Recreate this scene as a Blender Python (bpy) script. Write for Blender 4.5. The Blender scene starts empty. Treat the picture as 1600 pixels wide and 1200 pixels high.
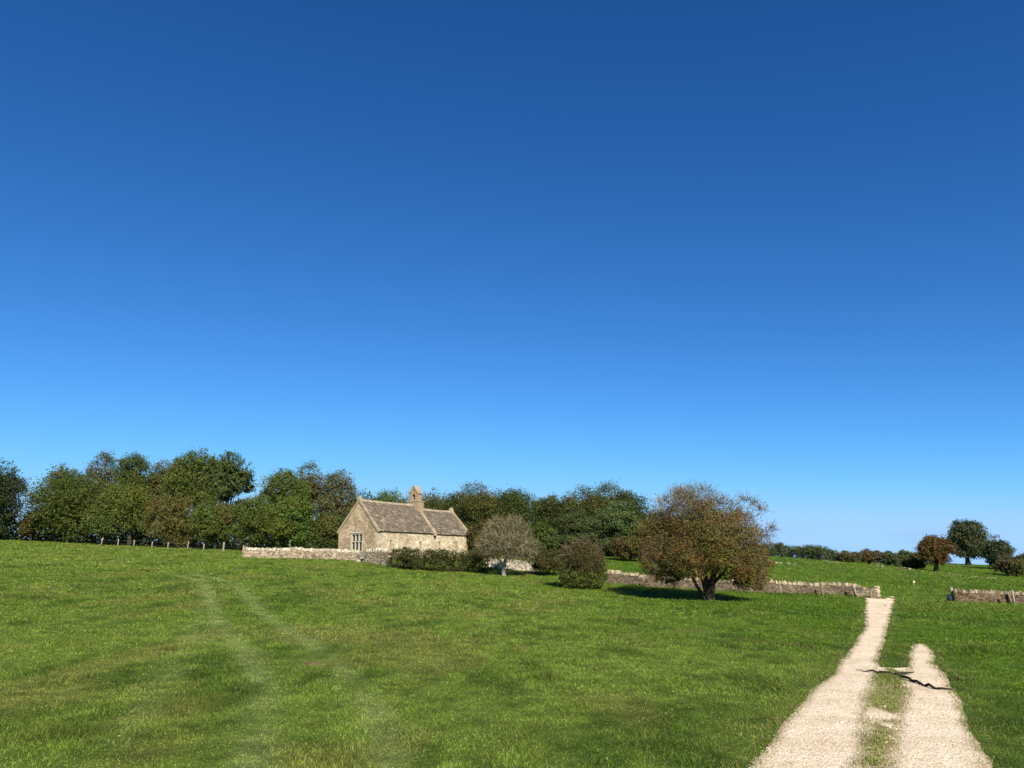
import bpy, math, random
import numpy as np

rng = np.random.default_rng(11)
R = math.radians
scene = bpy.context.scene
COL = scene.collection

# ------------------------------------------------------------------ camera model
F = 1202.0
PITCH = math.atan((885 - 600) / F)
SP, CP = math.sin(PITCH), math.cos(PITCH)
EYE = 2.2

def ray(u, v):
    a = (u - 800.0) / F; b = (600.0 - v) / F
    return a, CP - b * SP, SP + b * CP

def at(u, v, Y):
    """point seen at photo pixel (u, v) at a ground distance of Y metres"""
    a, d1, d2 = ray(u, v)
    t = Y / d1
    return np.array((a * t, Y, EYE + d2 * t))

def project(x, y, z):
    z = z - EYE
    dep = y * CP + z * SP
    up = -y * SP + z * CP
    dep = np.maximum(dep, 0.05)
    return 800 + F * x / dep, 600 - F * up / dep, dep

# ------------------------------------------------------------------ noise in numpy
def _hash(ix, iy, seed):
    h = (ix.astype(np.int64) * 374761393 + iy.astype(np.int64) * 668265263 + seed * 974634777) & 0xffffffff
    h = ((h ^ (h >> 13)) * 1274126177) & 0xffffffff
    h = h ^ (h >> 16)
    return (h & 0xffffff) / float(0xffffff)

def vnoise(x, y, seed=0):
    x = np.asarray(x, float); y = np.asarray(y, float)
    ix = np.floor(x); iy = np.floor(y)
    fx = x - ix; fy = y - iy
    fx = fx * fx * (3 - 2 * fx); fy = fy * fy * (3 - 2 * fy)
    a = _hash(ix, iy, seed); b = _hash(ix + 1, iy, seed)
    c = _hash(ix, iy + 1, seed); d = _hash(ix + 1, iy + 1, seed)
    return (a * (1 - fx) + b * fx) * (1 - fy) + (c * (1 - fx) + d * fx) * fy

def fbm(x, y, seed=0, octv=4, gain=0.5):
    s = 0; amp = 1; tot = 0
    for k in range(octv):
        ca, sa = math.cos(k * 1.3), math.sin(k * 1.3)
        xx = (x * ca - y * sa) * 2.03 ** k; yy = (x * sa + y * ca) * 2.03 ** k
        s = s + amp * vnoise(xx, yy, seed + 17 * k); tot += amp; amp *= gain
    return s / tot

# ------------------------------------------------------------------ terrain
ctrl = []
def cp(u, v, Y): ctrl.append(tuple(at(u, v, Y)))
def cz(x, y, z): ctrl.append((x, y, z))
for x in (-12, -6, 0, 6, 12): cz(x, 4, 0.0)
cz(0, -10, 0.05); cz(-25, -5, 0.3); cz(25, -5, -0.2); cz(-40, -60, 0); cz(40, -60, 0); cz(0, -150, 0)
cz(-9, 14, 0.12); cz(0, 14, 0.02); cz(9, 14, -0.02)
cz(-16, 28, 0.75); cz(-5, 28, 0.35); cz(7, 28, 0.0); cz(13, 28, -0.06); cz(22, 28, -0.1)
cz(-28, 50, 2.0); cz(-14, 50, 1.4); cz(0, 50, 0.55); cz(14, 50, -0.12); cz(24, 48, -0.28); cz(38, 48, -0.35)
cp(0, 844, 104); cp(150, 852, 104); cp(300, 858, 102); cp(381, 872, 88); cp(470, 872.7, 85)
cp(560, 875, 82); cp(605, 887, 77); cp(690, 889, 75); cp(787, 905, 75); cp(908, 920, 65)
cp(1105, 938, 56); cp(1372, 935, 62); cp(1250, 930, 63.5); cp(955, 910, 70); cp(1550, 941, 60); cp(1700, 947, 58)
cp(985, 878, 95); cp(830, 893, 80)
cp(560, 862, 110); cp(300, 855, 116); cp(0, 843, 118); cp(700, 864, 108); cp(900, 868, 105)
cp(1050, 874, 110); cp(1100, 872, 140); cp(1200, 869, 180); cp(1300, 877, 172); cp(1400, 886, 160); cp(1462, 893, 160)
cp(1600, 908, 150); cp(1750, 915, 145); cp(1300, 905, 100); cp(1500, 913, 100); cp(1400, 915, 85)
cp(-250, 836, 104); cp(-400, 850, 60)
for x, z in ((-260, 6), (-160, 6.2), (-60, 6), (40, 6)): cz(x, 190, z)
for x, z in ((120, 3.6), (180, 1), (260, -3)): cz(x, 240, z)
for x, z in ((-320, 2), (-100, 3), (150, -3), (400, -14)): cz(x, 400, z)
cz(-300, 60, 7); cz(300, 60, -5)
ctrl = np.array(ctrl)
_C2 = 14.0 ** 2
def _phi(d2): return np.sqrt(d2 + _C2)
_n = len(ctrl)
_A = np.zeros((_n + 3, _n + 3))
_d2 = ((ctrl[:, None, :2] - ctrl[None, :, :2]) ** 2).sum(-1)
_A[:_n, :_n] = _phi(_d2) - np.eye(_n) * 0.6
_A[:_n, _n] = 1; _A[:_n, _n + 1] = ctrl[:, 0]; _A[:_n, _n + 2] = ctrl[:, 1]; _A[_n:, :_n] = _A[:_n, _n:].T
_w = np.linalg.solve(_A, np.concatenate([ctrl[:, 2], np.zeros(3)]))

def gz(x, y):
    x = np.asarray(x, float); y = np.asarray(y, float)
    shp = x.shape; x = x.ravel(); y = y.ravel()
    out = np.empty(len(x))
    for i in range(0, len(x), 40000):
        xs, ys = x[i:i + 40000], y[i:i + 40000]
        d2 = (xs[:, None] - ctrl[None, :, 0]) ** 2 + (ys[:, None] - ctrl[None, :, 1]) ** 2
        out[i:i + 40000] = _phi(d2) @ _w[:_n] + _w[_n] + _w[_n + 1] * xs + _w[_n + 2] * ys
    r = np.hypot(x, y)
    k = np.clip((r - 320) / 400.0, 0, 1); k = k * k * (3 - 2 * k)
    out = out * (1 - k) + k * (-24.0)
    out += 0.09 * (vnoise(x / 7.0, y / 7.0, 3) - .5) + 0.05 * (vnoise(x / 1.7, y / 1.7, 5) - .5)
    return out.reshape(shp)

def gz1(x, y): return float(gz(np.array([x]), np.array([y]))[0])

def on_ground(u, Y):
    v = 890.0
    for _ in range(4):
        a, d1, d2 = ray(u, v)
        x = a * Y / d1
        z = gz1(x, Y)
        v = float(project(x, Y, z)[1])
    return np.array((x, Y, z))

def hit(u, v, y0=5.0, y1=260.0):
    """where the sight line of pixel (u, v) first meets the terrain"""
    a, d1, d2 = ray(u, v)
    Y = np.linspace(y0, y1, 6000)
    x = a * Y / d1; z = EYE + d2 * Y / d1
    g = gz(x, Y)
    i = int(np.argmax(z <= g))
    if z[i] > g[i]: i = int(np.argmin(z - g))
    return np.array((x[i], Y[i], g[i]))

# ------------------------------------------------------------------ mesh helpers
class MB:
    def __init__(s): s.v = []; s.q = []; s.t = []; s.c = []; s.n = 0
    def add(s, verts, quads=None, tris=None, col=(1, 1, 1)):
        verts = np.asarray(verts, float)
        s.v.append(verts)
        c = np.asarray(col, float)
        if c.ndim == 1: c = np.tile(c, (len(verts), 1))
        s.c.append(c)
        if quads is not None and len(quads): s.q.append(np.asarray(quads, np.int64) + s.n)
        if tris is not None and len(tris): s.t.append(np.asarray(tris, np.int64) + s.n)
        s.n += len(verts)
    def box(s, lo, hi, col=(1, 1, 1), jit=0.0):
        x0, y0, z0 = lo; x1, y1, z1 = hi
        v = np.array([(x0, y0, z0), (x1, y0, z0), (x1, y1, z0), (x0, y1, z0), (x0, y0, z1), (x1, y0, z1), (x1, y1, z1), (x0, y1, z1)], float)
        if jit: v += rng.uniform(-jit, jit, v.shape)
        s.add(v, [(0, 3, 2, 1), (4, 5, 6, 7), (0, 1, 5, 4), (1, 2, 6, 5), (2, 3, 7, 6), (3, 0, 4, 7)], col=col)
    def tube(s, pts, rad, sides=7, col=(1, 1, 1), cap=True):
        pts = np.asarray(pts, float); n = len(pts)
        rad = np.broadcast_to(np.asarray(rad, float), (n,))
        tan = np.gradient(pts, axis=0); tan /= np.linalg.norm(tan, axis=1)[:, None] + 1e-9
        up = np.array((0.13, 0.31, 0.94)); up2 = np.array((1.0, 0.1, 0))
        ref = np.where(np.abs(tan @ up)[:, None] > .95, up2, up)
        a = np.cross(tan, ref); a /= np.linalg.norm(a, axis=1)[:, None] + 1e-9
        b = np.cross(tan, a)
        th = np.linspace(0, 2 * np.pi, sides, endpoint=False)
        ring = pts[:, None] + rad[:, None, None] * (np.cos(th)[None, :, None] * a[:, None] + np.sin(th)[None, :, None] * b[:, None])
        v = ring.reshape(-1, 3)
        i = np.arange(n - 1)[:, None] * sides; j = np.arange(sides)[None]; j2 = (j + 1) % sides
        q = np.stack([i + j, i + j2, i + sides + j2, i + sides + j], -1).reshape(-1, 4)
        tr = []
        if cap:
            tr = [(0, k + 1, k) for k in range(1, sides - 1)] + [((n - 1) * sides, (n - 1) * sides + k, (n - 1) * sides + k + 1) for k in range(1, sides - 1)]
        s.add(v, q, tr, col)
    def prism(s, poly, axis, lo, hi, col=(1, 1, 1)):
        """poly: list of 2D points; axis: 0 x, 1 y, 2 z extruded from lo to hi"""
        n = len(poly)
        def mk(p, h):
            if axis == 0: return (h, p[0], p[1])
            if axis == 1: return (p[0], h, p[1])
            return (p[0], p[1], h)
        v = [mk(p, lo) for p in poly] + [mk(p, hi) for p in poly]
        q = [(k, (k + 1) % n, n + (k + 1) % n, n + k) for k in range(n)]
        t = [(0, k + 1, k) for k in range(1, n - 1)] + [(n, n + k, n + k + 1) for k in range(1, n - 1)]
        s.add(v, q, t, col)
    def build(s, name, mat, parent=None, smooth=False, loc=None):
        me = bpy.data.meshes.new(name)
        v = np.concatenate(s.v); c = np.concatenate(s.c)
        q = np.concatenate(s.q) if s.q else np.zeros((0, 4), np.int64)
        t = np.concatenate(s.t) if s.t else np.zeros((0, 3), np.int64)
        me.vertices.add(len(v)); me.vertices.foreach_set('co', v.astype(np.float32).ravel())
        nl = len(q) * 4 + len(t) * 3
        me.loops.add(nl)
        me.loops.foreach_set('vertex_index', np.concatenate([q.ravel(), t.ravel()]).astype(np.int32))
        me.polygons.add(len(q) + len(t))
        st = np.concatenate([np.arange(len(q)) * 4, len(q) * 4 + np.arange(len(t)) * 3]).astype(np.int32)
        me.polygons.foreach_set('loop_start', st)
        me.update(calc_edges=True); me.validate()
        at_ = me.attributes.new('col', 'FLOAT_COLOR', 'POINT')
        cc = np.ones((len(v), 4), np.float32); cc[:, :3] = c
        at_.data.foreach_set('color', cc.ravel())
        me.polygons.foreach_set('use_smooth', np.full(len(me.polygons), bool(smooth)))
        me.materials.append(mat)
        o = bpy.data.objects.new(name, me); COL.objects.link(o)
        if parent is not None: o.parent = parent
        if loc is not None: o.location = loc
        return o

def tag(o, label=None, cat=None, group=None, kind=None):
    if label: o['label'] = label
    if cat: o['category'] = cat
    if group: o['group'] = group
    if kind: o['kind'] = kind
    return o

def empty(name, loc, label=None, cat=None, group=None, rz=0.0):
    o = bpy.data.objects.new(name, None); COL.objects.link(o)
    o.location = tuple(loc); o.rotation_euler = (0, 0, rz); o.empty_display_size = 0.3
    return tag(o, label, cat, group)

# ------------------------------------------------------------------ materials
def new_mat(name):
    m = bpy.data.materials.new(name); m.use_nodes = True
    nt = m.node_tree; nt.nodes.clear()
    return m, nt, nt.nodes, nt.links

def N(nt, typ, **kw):
    n = nt.nodes.new(typ)
    for k, val in kw.items(): setattr(n, k, val)
    return n

def noise_node(nt, scale, detail=4, rough=.6, vec=None):
    n = N(nt, 'ShaderNodeTexNoise'); n.inputs['Scale'].default_value = scale
    n.inputs['Detail'].default_value = detail; n.inputs['Roughness'].default_value = rough
    if vec is not None: nt.links.new(vec, n.inputs['Vector'])
    return n

def ramp(nt, fac, stops):
    r = N(nt, 'ShaderNodeValToRGB'); nt.links.new(fac, r.inputs['Fac'])
    e = r.color_ramp.elements
    while len(e) < len(stops): e.new(0.5)
    for el, (p, c) in zip(e, stops): el.position = p; el.color = (*c, 1) if len(c) == 3 else c
    return r

def mixc(nt, a, b, fac=0.5, mode='MIX'):
    m = N(nt, 'ShaderNodeMix', data_type='RGBA', blend_type=mode)
    for sock, val in ((m.inputs[6], a), (m.inputs[7], b), (m.inputs[0], fac)):
        if isinstance(val, (int, float)): sock.default_value = val
        elif isinstance(val, tuple): sock.default_value = (*val, 1)
        else: nt.links.new(val, sock)
    return m.outputs[2]

def leaf_mat(name, trans=0.25, rough=.6, spec=.15):
    m, nt, nd, ln = new_mat(name)
    a = N(nt, 'ShaderNodeAttribute', attribute_name='col')
    p = N(nt, 'ShaderNodeBsdfPrincipled'); p.inputs['Roughness'].default_value = rough
    p.inputs['Specular IOR Level'].default_value = spec
    ln.new(a.outputs['Color'], p.inputs['Base Color'])
    t = N(nt, 'ShaderNodeBsdfTranslucent'); ln.new(a.outputs['Color'], t.inputs['Color'])
    mx = N(nt, 'ShaderNodeMixShader'); mx.inputs[0].default_value = trans
    ln.new(p.outputs[0], mx.inputs[1]); ln.new(t.outputs[0], mx.inputs[2])
    o = N(nt, 'ShaderNodeOutputMaterial'); ln.new(mx.outputs[0], o.inputs['Surface'])
    return m

def surf_mat(name, builder, rough=.9, spec=.2, bump=None):
    """builder(nt, pos) -> (colour socket, height socket or None)"""
    m, nt, nd, ln = new_mat(name)
    tc = N(nt, 'ShaderNodeTexCoord')
    col, h = builder(nt, tc.outputs['Object'])
    p = N(nt, 'ShaderNodeBsdfPrincipled'); p.inputs['Roughness'].default_value = rough
    p.inputs['Specular IOR Level'].default_value = spec
    ln.new(col, p.inputs['Base Color'])
    if h is not None and bump:
        b = N(nt, 'ShaderNodeBump'); b.inputs['Strength'].default_value = bump[0]; b.inputs['Distance'].default_value = bump[1]
        ln.new(h, b.inputs['Height']); ln.new(b.outputs[0], p.inputs['Normal'])
    o = N(nt, 'ShaderNodeOutputMaterial'); ln.new(p.outputs[0], o.inputs['Surface'])
    return m

def attr_col(nt): return N(nt, 'ShaderNodeAttribute', attribute_name='col').outputs['Color']

def b_stone(nt, pos):
    n = noise_node(nt, 9, 5, .7, pos)
    r = ramp(nt, n.outputs['Fac'], [(.3, (.72, .70, .66)), (.5, (1, 1, 1)), (.72, (1.12, 1.1, 1.05))])
    n2 = noise_node(nt, 1.2, 4, .6, pos)
    r2 = ramp(nt, n2.outputs['Fac'], [(.35, (.82, .8, .76)), (.6, (1.05, 1.04, 1.0))])
    c = mixc(nt, attr_col(nt), r.outputs[0], 1.0, 'MULTIPLY')
    return mixc(nt, c, r2.outputs[0], 1.0, 'MULTIPLY'), n.outputs['Fac']
M_STONE = surf_mat('dry_stone', b_stone, .92, .1, (.6, .03))
M_SLATE = surf_mat('stone_slate', b_stone, .9, .15, (.6, .02))

def b_chapel(nt, pos):
    mp = N(nt, 'ShaderNodeMapping'); mp.inputs['Scale'].default_value = (4.2, 4.2, 7.5)
    nt.links.new(pos, mp.inputs['Vector'])
    wn = noise_node(nt, 1.5, 2, .5, mp.outputs[0])
    wv = mixc(nt, mp.outputs[0], wn.outputs['Color'], .25)
    v = N(nt, 'ShaderNodeTexVoronoi'); v.inputs['Scale'].default_value = 1.0; nt.links.new(wv, v.inputs['Vector'])
    ve = N(nt, 'ShaderNodeTexVoronoi', feature='DISTANCE_TO_EDGE'); ve.inputs['Scale'].default_value = 1.0; nt.links.new(wv, ve.inputs['Vector'])
    sep = N(nt, 'ShaderNodeSeparateColor'); nt.links.new(v.outputs['Color'], sep.inputs[0])
    base = ramp(nt, sep.outputs[0], [(.0, (.33, .26, .175)), (.35, (.41, .345, .24)), (.7, (.475, .41, .30)), (1.0, (.58, .52, .405))])
    edge = ramp(nt, ve.outputs['Distance'], [(.0, (.78, .76, .72)), (.07, (1, 1, 1))])
    big = noise_node(nt, .55, 5, .65, pos)
    pl = ramp(nt, big.outputs['Fac'], [(.36, (.74, .70, .64)), (.52, (1, 1, 1)), (.66, (1.22, 1.2, 1.15))])
    c = mixc(nt, base.outputs[0], edge.outputs[0], 1.0, 'MULTIPLY')
    c = mixc(nt, c, pl.outputs[0], 1.0, 'MULTIPLY')
    f = noise_node(nt, 14, 4, .7, pos)
    fr = ramp(nt, f.outputs['Fac'], [(.3, (.8, .79, .77)), (.65, (1.1, 1.1, 1.1))])
    c = mixc(nt, c, fr.outputs[0], 1.0, 'MULTIPLY')
    c = mixc(nt, c, attr_col(nt), 1.0, 'MULTIPLY')
    return c, ve.outputs['Distance']
M_CHAPEL = surf_mat('rubble_limestone', b_chapel, .92, .1, (.5, .03))

def b_plain(c0, c1, sc):
    def f(nt, pos):
        n = noise_node(nt, sc, 5, .65, pos)
        r = ramp(nt, n.outputs['Fac'], [(.3, c0), (.7, c1)])
        return r.outputs[0], n.outputs['Fac']
    return f
M_DRESSED = surf_mat('dressed_stone', b_plain((.36, .30, .21), (.54, .47, .35), 6), .9, .1, (.3, .02))
M_BARK = surf_mat('bark', b_plain((.022, .017, .013), (.07, .058, .044), 7), .95, .1, (.8, .04))
M_LICHEN = surf_mat('lichen_bark', b_plain((.10, .09, .075), (.34, .32, .27), 4), .95, .1, (.8, .04))
M_POST = surf_mat('weathered_wood', b_plain((.17, .14, .10), (.34, .29, .22), 8), .9, .1, (.4, .01))
M_DARKPOST = surf_mat('brown_post', b_plain((.12, .09, .06), (.26, .20, .14), 8), .9, .1, (.4, .01))
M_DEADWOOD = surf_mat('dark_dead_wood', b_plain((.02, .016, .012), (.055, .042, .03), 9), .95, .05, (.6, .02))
M_SOIL = surf_mat('turned_soil', b_plain((.085, .055, .03), (.16, .105, .06), 12), .95, .05, (.8, .03))
M_BAG = surf_mat('navy_canvas', b_plain((.008, .012, .03), (.02, .028, .06), 14), .8, .2, (.3, .01))
M_STRAP = surf_mat('black_webbing', b_plain((.008, .008, .01), (.02, .02, .022), 20), .8, .2)
M_PLATE = surf_mat('pale_plate', b_plain((.40, .36, .25), (.5, .46, .34), 6), .6, .3)
M_BRONZE = surf_mat('bell_bronze', b_plain((.06, .055, .04), (.12, .1, .07), 6), .5, .4)
M_WIRE = surf_mat('galvanised_wire', b_plain((.2, .2, .2), (.3, .3, .3), 6), .5, .5)
m, nt, nd, ln = new_mat('old_glass'); p = N(nt, 'ShaderNodeBsdfPrincipled')
p.inputs['Base Color'].default_value = (.02, .022, .025, 1); p.inputs['Roughness'].default_value = .12
o = N(nt, 'ShaderNodeOutputMaterial'); ln.new(p.outputs[0], o.inputs['Surface']); M_GLASS = m
M_LEAF = leaf_mat('leaf', .22, .65, .08)
M_NEEDLE = leaf_mat('needle', .12)
M_TWIG = leaf_mat('twig', .0, .9, .05)
M_GRASS = leaf_mat('grass_blade', .3, .7, .05)

# ------------------------------------------------------------------ track field (from the ruts' edges on the ground)
EL = np.array([(937, 1352.5), (955, 1352.5), (985, 1349), (1004, 1336), (1024, 1322), (1054, 1303), (1084, 1264), (1131, 1223), (1197, 1174), (1260, 1120), (1400, 1000)], float)
ER = np.array([(937, 1399), (952, 1394), (980, 1388), (1010, 1380), (1035, 1373), (1054, 1369), (1070, 1363), (1092, 1355), (1136, 1356), (1164, 1350), (1197, 1339), (1260, 1325), (1400, 1290)], float)
FL = np.array([(1008, 1428), (1029, 1421), (1044, 1416), (1065, 1413), (1087, 1416), (1114, 1407), (1136, 1398), (1164, 1396), (1197, 1391), (1260, 1384), (1400, 1370)], float)
FR = np.array([(1008, 1446), (1018, 1458), (1037, 1457), (1054, 1482), (1076, 1484), (1098, 1504), (1134, 1513), (1170, 1528), (1197, 1540), (1260, 1566), (1400, 1625)], float)

def track_field(x, y, z=None, both=False):
    """>0 on the gravel sheet, roughly metres from its edge; with both=True also how grassy each point is (1 meadow .. 0 bare)"""
    if z is None: z = gz(x, y)
    u, v, dep = project(x, y, z)
    mpp = dep / F
    def band(A, B, top):
        f = np.minimum(u - np.interp(v, A[:, 0], A[:, 1]), np.interp(v, B[:, 0], B[:, 1]) - u) * mpp
        return np.minimum(f, (v - top + 5 * vnoise(x / .25, y / 2.0, 19)) * mpp * 9.0)
    edge = fbm(x / .8, y / 4.5, 9, 3) - .5
    fine = vnoise(x / .1, y / .5, 12) - .5
    a = band(EL, ER, 937) + .24 * edge + .03 * fine; b = band(FL, FR, 1009) + .24 * edge + .03 * fine
    med = np.minimum(u - np.interp(v, ER[:, 0], ER[:, 1]), np.interp(v, FL[:, 0], FL[:, 1]) - u) * mpp
    whole = np.where((med > -.2) & (v > 1043), (v - 1041 - 9 * vnoise(x / .2, y / 3.0, 18)) * mpp * 5, -2)
    f = np.maximum(np.maximum(a, b), np.minimum(whole, .5))
    gate = np.exp(-((u - 1381) / 7) ** 2 - ((v - 946) / 5) ** 2)
    f = np.where((v < 930) | (y < 3), -2, f - .6 * gate)
    if not both: return f
    nz = .5 * vnoise(x / .33, y / .9, 41) + .5 * fbm(x / .8, y / 1.1, 43, 4, .6)
    thr = np.interp(v, [1040, 1043, 1050, 1054, 1066, 1080, 1100, 1140, 1160, 1200, 1300], [1, .3, .38, .84, .78, .64, .55, .53, .68, .76, .74])
    rut = np.maximum(a, b)                                       # distance into a bare rut
    g_edge = np.clip((.20 - rut) / .36, 0, 1)
    on_med = np.clip(med / .12 + .6, 0, 1)
    g_med = np.clip((thr - nz) * 6 + .45, 0, 1)
    gr = g_edge * np.where(v > 1041, 1 - on_med * (1 - g_med), 1)
    return f, np.where(f < -.3, 1, gr)

# mown / driven lines across the meadow, as ground curves
def ground_curve(pix):
    return np.array([hit(u, v) for u, v in pix])
LINES = [ground_curve(p) for p in (
    [(270, 897), (303, 905), (320, 915), (328, 940), (340, 975), (362, 1000), (385, 1018), (404, 1055), (412, 1085), (406, 1120), (400, 1155), (398, 1199)],
    [(300, 897), (334, 903), (369, 914), (388, 932), (405, 955), (440, 980), (475, 997), (500, 1014), (531, 1039), (560, 1075), (585, 1105), (600, 1150), (612, 1199)],
    [(320, 915), (312, 950), (300, 1000), (262, 1060), (215, 1120), (180, 1160)],
)]
def line_mask(x, y):
    out = np.zeros_like(x)
    for k, c in enumerate(LINES):
        d = np.full(x.shape, 1e9)
        for a, b in zip(c[:-1, :2], c[1:, :2]):
            ab = b - a; L2 = (ab ** 2).sum()
            t = np.clip(((x - a[0]) * ab[0] + (y - a[1]) * ab[1]) / L2, 0, 1)
            d = np.minimum(d, np.hypot(x - a[0] - t * ab[0], y - a[1] - t * ab[1]))
        wdt = .22 + .0032 * y
        out = np.maximum(out, (1., 1., .45)[k] * np.exp(-(d / wdt) ** 2))
    return out

# ------------------------------------------------------------------ ground
def ground_col(x, y):
    """the turf's own colour: lush, worn and dry patches"""
    big = fbm(x / 16, y / 16, 21, 4); mid = .5 * fbm(x / 1.5, y / 4.2, 22, 3) + .5 * fbm(x / .55, y / 1.5, 24, 3); sml = fbm(x / .35, y / .35, 23, 3)
    lush = np.array((.074, .140, .011)); dark = np.array((.044, .086, .010)); dry = np.array((.180, .168, .046)); mild = np.array((.128, .182, .028))
    def mx(a, b, k): return a * (1 - k[..., None]) + b * k[..., None]
    side = np.clip((x + 3) / 14, 0, 1)              # the right of the meadow is lusher
    c = mx(np.broadcast_to(mild, x.shape + (3,)), np.broadcast_to(lush, x.shape + (3,)), np.clip(side * .75 + (big - .5) * 1.6, 0, 1))
    c = mx(c, np.broadcast_to(dark, c.shape), np.clip((mid - .50) * 4.6, 0, .68))
    c = mx(c, np.broadcast_to(dry, c.shape), np.clip((fbm(x / 1.7, y / 4.6, 29, 4) - .55) * 3.2, 0, .45) * (1 - .55 * side))
    lm = line_mask(x, y) * np.clip(1.6 * fbm(x / .9, y / 2.0, 61, 3) - .05, 0, 1)
    c = mx(c, np.broadcast_to(np.array((.212, .262, .078)), c.shape), np.clip(lm * .95, 0, .75))
    return c * (.58 + .84 * sml)[..., None]

def build_ground():
    fine = np.concatenate([np.linspace(-180, -42, 60, endpoint=False), np.linspace(-42, 42, 560, endpoint=False), np.linspace(42, 180, 60, endpoint=False)])
    az = np.radians(fine)
    rad = [0.6]
    while rad[-1] < 5000: rad.append(rad[-1] * (1.013 if rad[-1] < 130 else 1.05) + .02)
    rad = np.array(rad)
    A, Rr = np.meshgrid(az, rad)
    X = Rr * np.sin(A); Y = Rr * np.cos(A)
    Z = gz(X, Y)
    n, m_ = X.shape
    v = np.stack([X, Y, Z], -1).reshape(-1, 3)
    i = np.arange(n - 1)[:, None] * m_; j = np.arange(m_)[None]; j2 = (j + 1) % m_
    q = np.stack([i + j, i + j2, i + m_ + j2, i + m_ + j], -1).reshape(-1, 4)[:, ::-1]
    c = ground_col(v[:, 0], v[:, 1])
    mb = MB(); mb.add(v, q, None, c)
    cen = len(v)
    mb.add([(0, 0, gz1(0, 0))], None, None, (.06, .1, .02))
    mb.t.append(np.array([(cen, (k + 1) % m_, k) for k in range(m_)]))
    def bld(nt, pos):
        a = attr_col(nt)
        n1 = noise_node(nt, 11, 6, .75, pos)
        r = ramp(nt, n1.outputs['Fac'], [(.28, (.42, .42, .40)), (.5, (.85, .87, .8)), (.75, (1.35, 1.3, 1.2))])
        n2 = noise_node(nt, 1.6, 5, .7, pos)
        r2 = ramp(nt, n2.outputs['Fac'], [(.3, (.72, .74, .7)), (.7, (1.18, 1.15, 1.1))])
        c = mixc(nt, a, r.outputs[0], 1.0, 'MULTIPLY')
        return mixc(nt, c, r2.outputs[0], 1.0, 'MULTIPLY'), n1.outputs['Fac']
    mt = surf_mat('meadow_turf', bld, .95, .05, (.9, .12))
    return tag(mb.build('ground', mt, smooth=True), kind='structure')
build_ground()

def build_track():
    def bld(nt, pos):
        n1 = noise_node(nt, 1.1, 6, .65, pos)
        r1 = ramp(nt, n1.outputs['Fac'], [(.3, (.58, .455, .305)), (.5, (.72, .585, .415)), (.72, (.80, .675, .50))])
        v = N(nt, 'ShaderNodeTexVoronoi'); v.inputs['Scale'].default_value = 26; nt.links.new(pos, v.inputs['Vector'])
        sep = N(nt, 'ShaderNodeSeparateColor'); nt.links.new(v.outputs['Color'], sep.inputs[0])
        r2 = ramp(nt, sep.outputs[0], [(.0, (.84, .82, .78)), (.4, (1, 1, 1)), (1., (1.07, 1.07, 1.05))])
        n3 = noise_node(nt, 55, 3, .7, pos)
        r3 = ramp(nt, n3.outputs['Fac'], [(.33, (.8, .78, .74)), (.48, (1, 1, 1)), (.7, (1.06, 1.06, 1.06))])
        n4 = noise_node(nt, 4.5, 5, .7, pos)
        r4 = ramp(nt, n4.outputs['Fac'], [(.35, (.85, .82, .76)), (.55, (1, 1, 1))])
        c = mixc(nt, r1.outputs[0], r2.outputs[0], 1, 'MULTIPLY')
        c = mixc(nt, c, r3.outputs[0], 1, 'MULTIPLY')
        c = mixc(nt, c, r4.outputs[0], 1, 'MULTIPLY')
        c = mixc(nt, c, attr_col(nt), 1, 'MULTIPLY')
        a = N(nt, 'ShaderNodeMath', operation='ADD'); nt.links.new(n3.outputs['Fac'], a.inputs[0]); nt.links.new(v.outputs['Distance'], a.inputs[1])
        return c, a.outputs[0]
    mt = surf_mat('limestone_gravel', bld, .95, .05, (.55, .03))
    mb = MB()
    for (ya, yb, h) in ((4, 20, .055), (20, 36, .09), (36, 66, .14)):
        xs = np.arange(1.0, 34.0, h); ys = np.arange(ya, yb + h * .5, h)
        X, Y = np.meshgrid(xs, ys)
        # follow the track so that the sheet stays small
        keep = (X > .24 * Y - 1.5 + .002 * Y * Y * 0) & (X < .52 * Y + 2.5)
        fld = np.full(X.shape, -2.0)
        fld[keep] = track_field(X[keep], Y[keep])
        gy, gx = np.gradient(fld, h)
        g = np.hypot(gx, gy) + .3
        pos = fld > 0
        cell = (pos[:-1, :-1].astype(int) + pos[1:, :-1] + pos[:-1, 1:] + pos[1:, 1:]) >= 2
        used = np.zeros(X.shape, bool)
        used[:-1, :-1] |= cell; used[1:, :-1] |= cell; used[:-1, 1:] |= cell; used[1:, 1:] |= cell
        full = np.ones(X.shape, bool)
        cp_ = np.pad(cell, 1)
        full = cp_[:-1, :-1] & cp_[1:, :-1] & cp_[:-1, 1:] & cp_[1:, 1:]
        bd = used & ~full
        bd[0] = False; bd[-1] = False
        st = np.clip(-fld / g, -h * .6, h * .6)
        X2 = X + np.where(bd, st * gx / g, 0); Y2 = Y + np.where(bd, st * gy / g, 0)
        idx = -np.ones(X.shape, int); idx[used] = np.arange(used.sum())
        grs = track_field(X2[used], Y2[used], None, True)[1]
        soil = np.clip(grs * 1.15 * (.5 + fbm(X2[used] / .3, Y2[used] / .5, 71, 3)), 0, .9)[:, None]
        tint = (1 - soil) + soil * np.array((.50, .46, .36))
        Z = gz(X2[used], Y2[used]) + .016 + np.where(bd[used], -.008, 0)
        ii, jj = np.nonzero(cell)
        q = np.stack([idx[ii, jj], idx[ii, jj + 1], idx[ii + 1, jj + 1], idx[ii + 1, jj]], -1)
        mb.add(np.stack([X2[used], Y2[used], Z], -1), q, None, tint)
    return tag(mb.build('track', mt, smooth=True), kind='structure')
build_track()

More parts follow.
